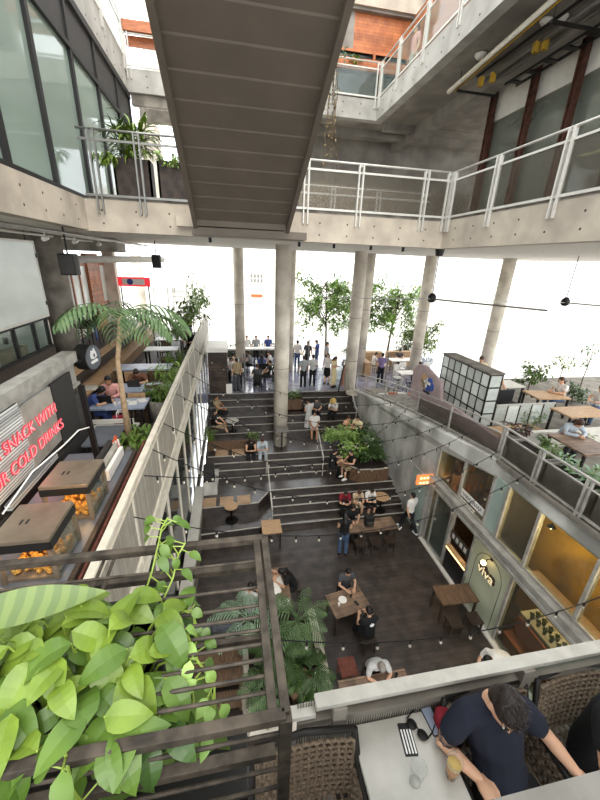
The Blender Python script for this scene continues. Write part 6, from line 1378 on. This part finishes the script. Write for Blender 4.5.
ph = thing('phone', 'blue grey phone at the table edge by his elbow', 'phone', (1.15, 1.13, ZT2), .1); m = MB().bb(-.036, .036, -.074, .074, 0, .009); m.bevel(.004); m.build('body', 'charcoal', ph); MB().bb(-.032, .032, -.07, .07, .009, .0095).build('screen', 'blue_tabletop', ph)
m = MB().bb(1.16, 1.34, 1.06, 1.16, ZN+.45, ZN+.86); m.bevel(.04, 3); tag(m.build('cushion', 'cloth_red', None, True), 'maroon bag tucked behind the man in navy', 'bag')
# ---- the man in navy, facing the camera with his head bent
def man():
    O = V3(1.5, .88, ZN); t = thing('person', 'man in navy t shirt and shorts, head bent, arm on the white table', 'person', tuple(O))
    q = lambda x, y, z: V3(x, y, z)-O
    pel = q(1.5, .86, 6.52); ws = q(1.48, .93, 6.68); ch = q(1.45, 1.0, 6.88); nk = q(1.41, 1.03, 7.07); hd = q(1.42, .95, 7.14)
    look = V3(-.12, -.75, -.7)
    R = dict(sh=q(1.26, 1.03, 7.0), el=q(1.13, 1.0, 6.8), wr=q(1.26, .83, 6.785), hp=q(1.4, .84, 6.53), kn=q(1.36, .4, 6.56), an=q(1.34, .36, 6.08))
    Lf = dict(sh=q(1.62, 1.0, 6.98), el=q(1.78, .94, 6.8), wr=q(1.87, .77, 6.72), hp=q(1.6, .84, 6.53), kn=q(1.66, .42, 6.56), an=q(1.68, .38, 6.08))
    J = dict(pel=pel, wst=ws, chs=ch, nek=nk, hd=hd, look=look)
    for k, d in (('a', R), ('b', Lf)):
        for n, v in d.items(): J[n+k] = v
    m = MB(); torso_parts(m, J, -.004)
    sweep(m, [nk.lerp(ch, .25), nk, hd+V3(0, .02, -.02)], [.07, .055, .055], (1, 0, 0), 12); head_parts(m, hd, look)
    for k in 'ab':
        arm_parts(m, J, k); leg_parts(m, J, k, 2); m.ball(J['an'+k]+V3(0, -.05, -.04), (.042, .115, .036), 10, 7)
    m = fuse(m, .009, 3)
    hand(m, R['wr'], V3(.25, -1, -.05), V3(0, 0, 1), V3(1, 0, 0), .25); hand(m, Lf['wr'], V3(.35, -.9, -.25), V3(0, 0, 1), V3(-1, 0, 0), .5)
    face_detail(m, hd, look); m.build('body', ['skin', 'hair_black', 'eye_white', 'lips'], t, True)
    m = MB(); torso_parts(m, J, .012)
    for k in 'ab': arm_parts(m, J, k, 1, .62, .016)
    fuse(m, .011, 3).build('shirt', 'cloth_navy', t, True)
    m = MB(); sweep(m, [pel, pel.lerp(ws, .5)], [(.17, .14), (.158, .12)], (1, 0, 0))
    for k in 'ab': leg_parts(m, J, k, .85, .018, .012)
    fuse(m, .012, 3).build('shorts', 'cloth_black', t, True)
    RR = frame_of(look); P = lambda x, y, z: hd+RR@V3(x, y, z); m = MB()
    m.ball(P(0, -.02, .045), (.083, .1, .09), 18, 12, RR); m.ball(P(0, -.05, .0), (.08, .062, .08), 14, 9, RR); m = fuse(m, .008, 2); random.seed(3)
    for v in m.bm.verts:
        w = RR.transposed()@(v.co-hd)
        if w.y > .05 and w.z < .075: w.y = min(w.y, .02); v.co = hd+RR@w
        v.co += V3(rnd(-1, 1), rnd(-1, 1), rnd(-1, 1))*.0016
    for i in range(260):   # short tufts
        th = rnd(0, 2*PI); e = rnd(.1, 1.4); d = V3(math.cos(th)*math.cos(e), math.sin(th)*math.cos(e)-.15, math.sin(e)); p = P(d.x*.08, d.y*.098-.015, .045+d.z*.088)
        if (RR.transposed()@(p-hd)).y > .075: continue
        m.leaf(p, RR@V3(rnd(-.6, .6), .4+rnd(-.4, .4), .2), RR@d, .035, .007, .4, .1, 3, 'lance')
    m.build('hair', 'hair_dark_brown', t, True)
    m = MB(); sweep(m, [R['sh'].lerp(R['el'], .7), R['sh'].lerp(R['el'], .86)], [.051, .048], (0, 1, 0), 14); m.build('tattoo', 'darkgrey_ink', t, True)
    for k in 'ab': MB().ball(J['an'+k]+V3(0, -.05, -.038), (.05, .13, .042), 12, 8).build('shoe', 'rubber', t, True)
mat('darkgrey_ink', '8d6f5e', .6, hx2='3a3a42', scale=40, sharp=.1)
man()
person('person in black at the right frame edge beside the man in navy', (2.24, .93, ZN), PI+.1, 'sit', 'black', .55, 'black', 1, 'black', 'short', 'black')
# ---- planter cage with hanging pothos
cg = thing('planter_cage', 'weathered steel bar cage in the foreground holding leafy plants', 'planter', (0, 0, 8.5))
Y0, Y1, X0, X1 = .445, .965, -1.3, .085
w = .023
for a, b, nm in (((X0, Y0, 0), (X1, Y0, 0), 'near_bar'), ((X0, Y1, 0), (X1, Y1, 0), 'far_bar'), ((X1, Y0, 0), (X1, Y1, 0), 'side_bar'), ((X0, Y0, -.125), (X1-.02, Y0, -.125), 'near_bar'), ((X0, Y1, -.125), (X1, Y1, -.125), 'far_bar'), ((X1-.027, Y0, -.004), (X1-.027, Y1, -.004), 'side_bar'), ((X0, Y0, -.5), (X1, Y0, -.5), 'near_bar'), ((X0, Y1, -.5), (X1, Y1, -.5), 'far_bar')):
    MB().bar(a, b, w if nm != 'side_bar' else .021, w).bevel(.003).build(nm, 'weathered_bar', cg)
for x in (X1, X0):
    for y in (Y0, Y1): MB().bar((x, y, -2.5 if y == Y0 else -.5), (x, y, 0), .026).build('upright', 'weathered_bar', cg)
for y in (.5, .535, .572, .61, .648, .685, .72, .78, .88): MB().tube([(X0, y, -.01), (X1-.03, y, -.01)], .0046, 6).build('rod', 'weathered_bar', cg)
for z in (-.06, -.2, -.28, -.36): MB().tube([(X0, Y0, z), (X1, Y0, z)], .0046, 6).build('rod', 'weathered_bar', cg)
for x in (-.4, -.43, -.8, -.83): MB().tube([(x, Y0, -.017), (x, Y1, -.017)], .005, 6).build('cross_rod', 'weathered_bar', cg)
for x in (-1.0, -.62, -.24): MB().tube([(x, Y0, -.5), (x, Y1, -.5)], .01, 6).build('floor_bar', 'weathered_bar', cg)
pt = thing('plant_pot', 'black trough pot of lime pothos inside the bar cage', 'pot', (-.48, .72, 8.02)); MB().loft([[(x*.27*k, y*.17*k, z) for x, y in ((-1, -1), (1, -1), (1, 1), (-1, 1))] for k, z in ((.9, 0), (1, .36), (.93, .36), (.9, .3))]).build('pot', 'black_pot', pt)
MB().bb(-.23, .23, -.14, .14, .25, .3).build('soil', 'soil', pt)
def pothos():
    random.seed(17); t = thing('pothos', 'lime green pothos filling the lower left foreground', 'plant', (-.385, .6, 8.39)); st = MB(); A = MB(); B = MB(); Cc = MB()
    sun_ = V3(.15, -.5, 1)
    for i in range(190):
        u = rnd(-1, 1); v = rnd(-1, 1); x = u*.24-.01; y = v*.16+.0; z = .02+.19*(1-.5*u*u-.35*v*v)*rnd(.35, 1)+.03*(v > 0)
        p = V3(x, y, z); a = rnd(0, 2*PI); d = V3(math.cos(a)*.8+u*.3, math.sin(a)*.8-.35, rnd(-.55, .35))
        up = V3(rnd(-.35, .35), rnd(-.6, .1), 1)
        L = rnd(.07, .115)*(1 if z > .1 else 1.15); m = A if (z > .13 and rnd(0, 1) < .72) else B if z > .08 else Cc  # greens go darker lower down, shading painted into the leaf colours
        m.leaf(p, d, up, L*1.1, L*.66, rnd(.25, .8), rnd(.1, .3), 7, 'ovate')
        b = V3(x*.6, y*.6+.02, -.02); st.tube([b, b.lerp(p, .6)+V3(0, 0, .03), p], [.0035, .003, .0022], 5)
    st.build('stems', 'stem_green', t); A.build('lit_leaves', 'leaf_lime', t); B.build('half_lit_leaves', 'leaf_green', t); Cc.build('shaded_leaves', 'leaf_deep', t)
pothos()
def vine(label, P, n, L, lm, seed, name='pothos_vine'):
    random.seed(seed); t = thing(name, label, 'vine', tuple(P[0])); O = Vector(P[0]); Q = [Vector(p)-O for p in P]; st = MB(); fo = MB(); st.tube(Q, .003, 5)
    for i in range(n):
        f = (i+.5)/n*(len(Q)-1); k = int(f); p = Q[k].lerp(Q[min(k+1, len(Q)-1)], f-k); a = rnd(0, 2*PI); e = p+V3(math.cos(a)*.03, math.sin(a)*.03, rnd(-.01, .02)); st.tube([p, e], .002, 4)
        fo.leaf(e, (math.cos(a), math.sin(a), rnd(-.9, .1)), (rnd(-.4, .4), rnd(-.8, 0), 1), L*rnd(.6, 1.1), L*.6, .5, .2, 6, 'ovate')
    st.build('stem', 'stem_green', t); fo.build('foliage', lm, t, True)
vine('young vine climbing over the far bars of the cage', [(-.3, .8, 8.42), (-.26, .86, 8.52), (-.25, .93, 8.56), (-.24, .95, 8.6), (-.22, .96, 8.63)], 16, .055, 'leaf_green', 1)
vine('second young vine beside the far bars of the cage', [(-.24, .78, 8.44), (-.2, .84, 8.5), (-.19, .9, 8.53), (-.17, .93, 8.55)], 14, .05, 'leaf_green', 2)
vine('trailing vine hanging through the middle rods', [(-.2, .66, 8.5), (-.14, .66, 8.5), (-.11, .6, 8.48), (-.07, .56, 8.45), (-.07, .52, 8.42), (-.09, .52, 8.36)], 16, .05, 'leaf_tree', 3)
vine('short vine between the rods right of the big leaves', [(-.18, .74, 8.5), (-.13, .72, 8.49), (-.12, .66, 8.47), (-.13, .6, 8.44), (-.12, .55, 8.4)], 14, .048, 'leaf_green', 4)
vine('pothos trailing down past the near bar', [(-.34, .45, 8.52), (-.32, .41, 8.47), (-.3, .4, 8.4), (-.31, .4, 8.33)], 9, .075, 'leaf_green', 6)
bl = thing('calathea', 'single long striped leaf reaching in from the left edge', 'plant', (-.78, .62, 8.2)); m = MB(); m.leaf((.12, .03, .44), (1, .12, .1), (-.1, -.55, 1), .34, .078, .22, .22, 14, 'lance'); m.build('leaf', 'leaf_striped', bl, True); MB().tube([(0, 0, 0), (.03, .01, .3), (.12, .03, .44)], .005, 6).build('stalk', 'stem_green', bl)
MB().bb(-.14, .14, -.12, .12, -.18, .0).build('pot', 'black_pot', bl)
st = thing('strap_leaf_plant', 'broad strap leaved plant below the near cage bars', 'plant', (-.12, .56, 8.0)); random.seed(9); m = MB()
for i in range(9): m.leaf((rnd(-.25, .08), rnd(-.03, .06), .0), (rnd(-.15, .35), rnd(-.12, .0), 1), (0, -1, .2), rnd(.3, .4), .085, .25, .25, 8, 'strap')
m.build('foliage', 'leaf_tree', st, True); MB().bb(-.2, .12, -.07, .1, -.0, .08).build('pot', 'black_pot', st)
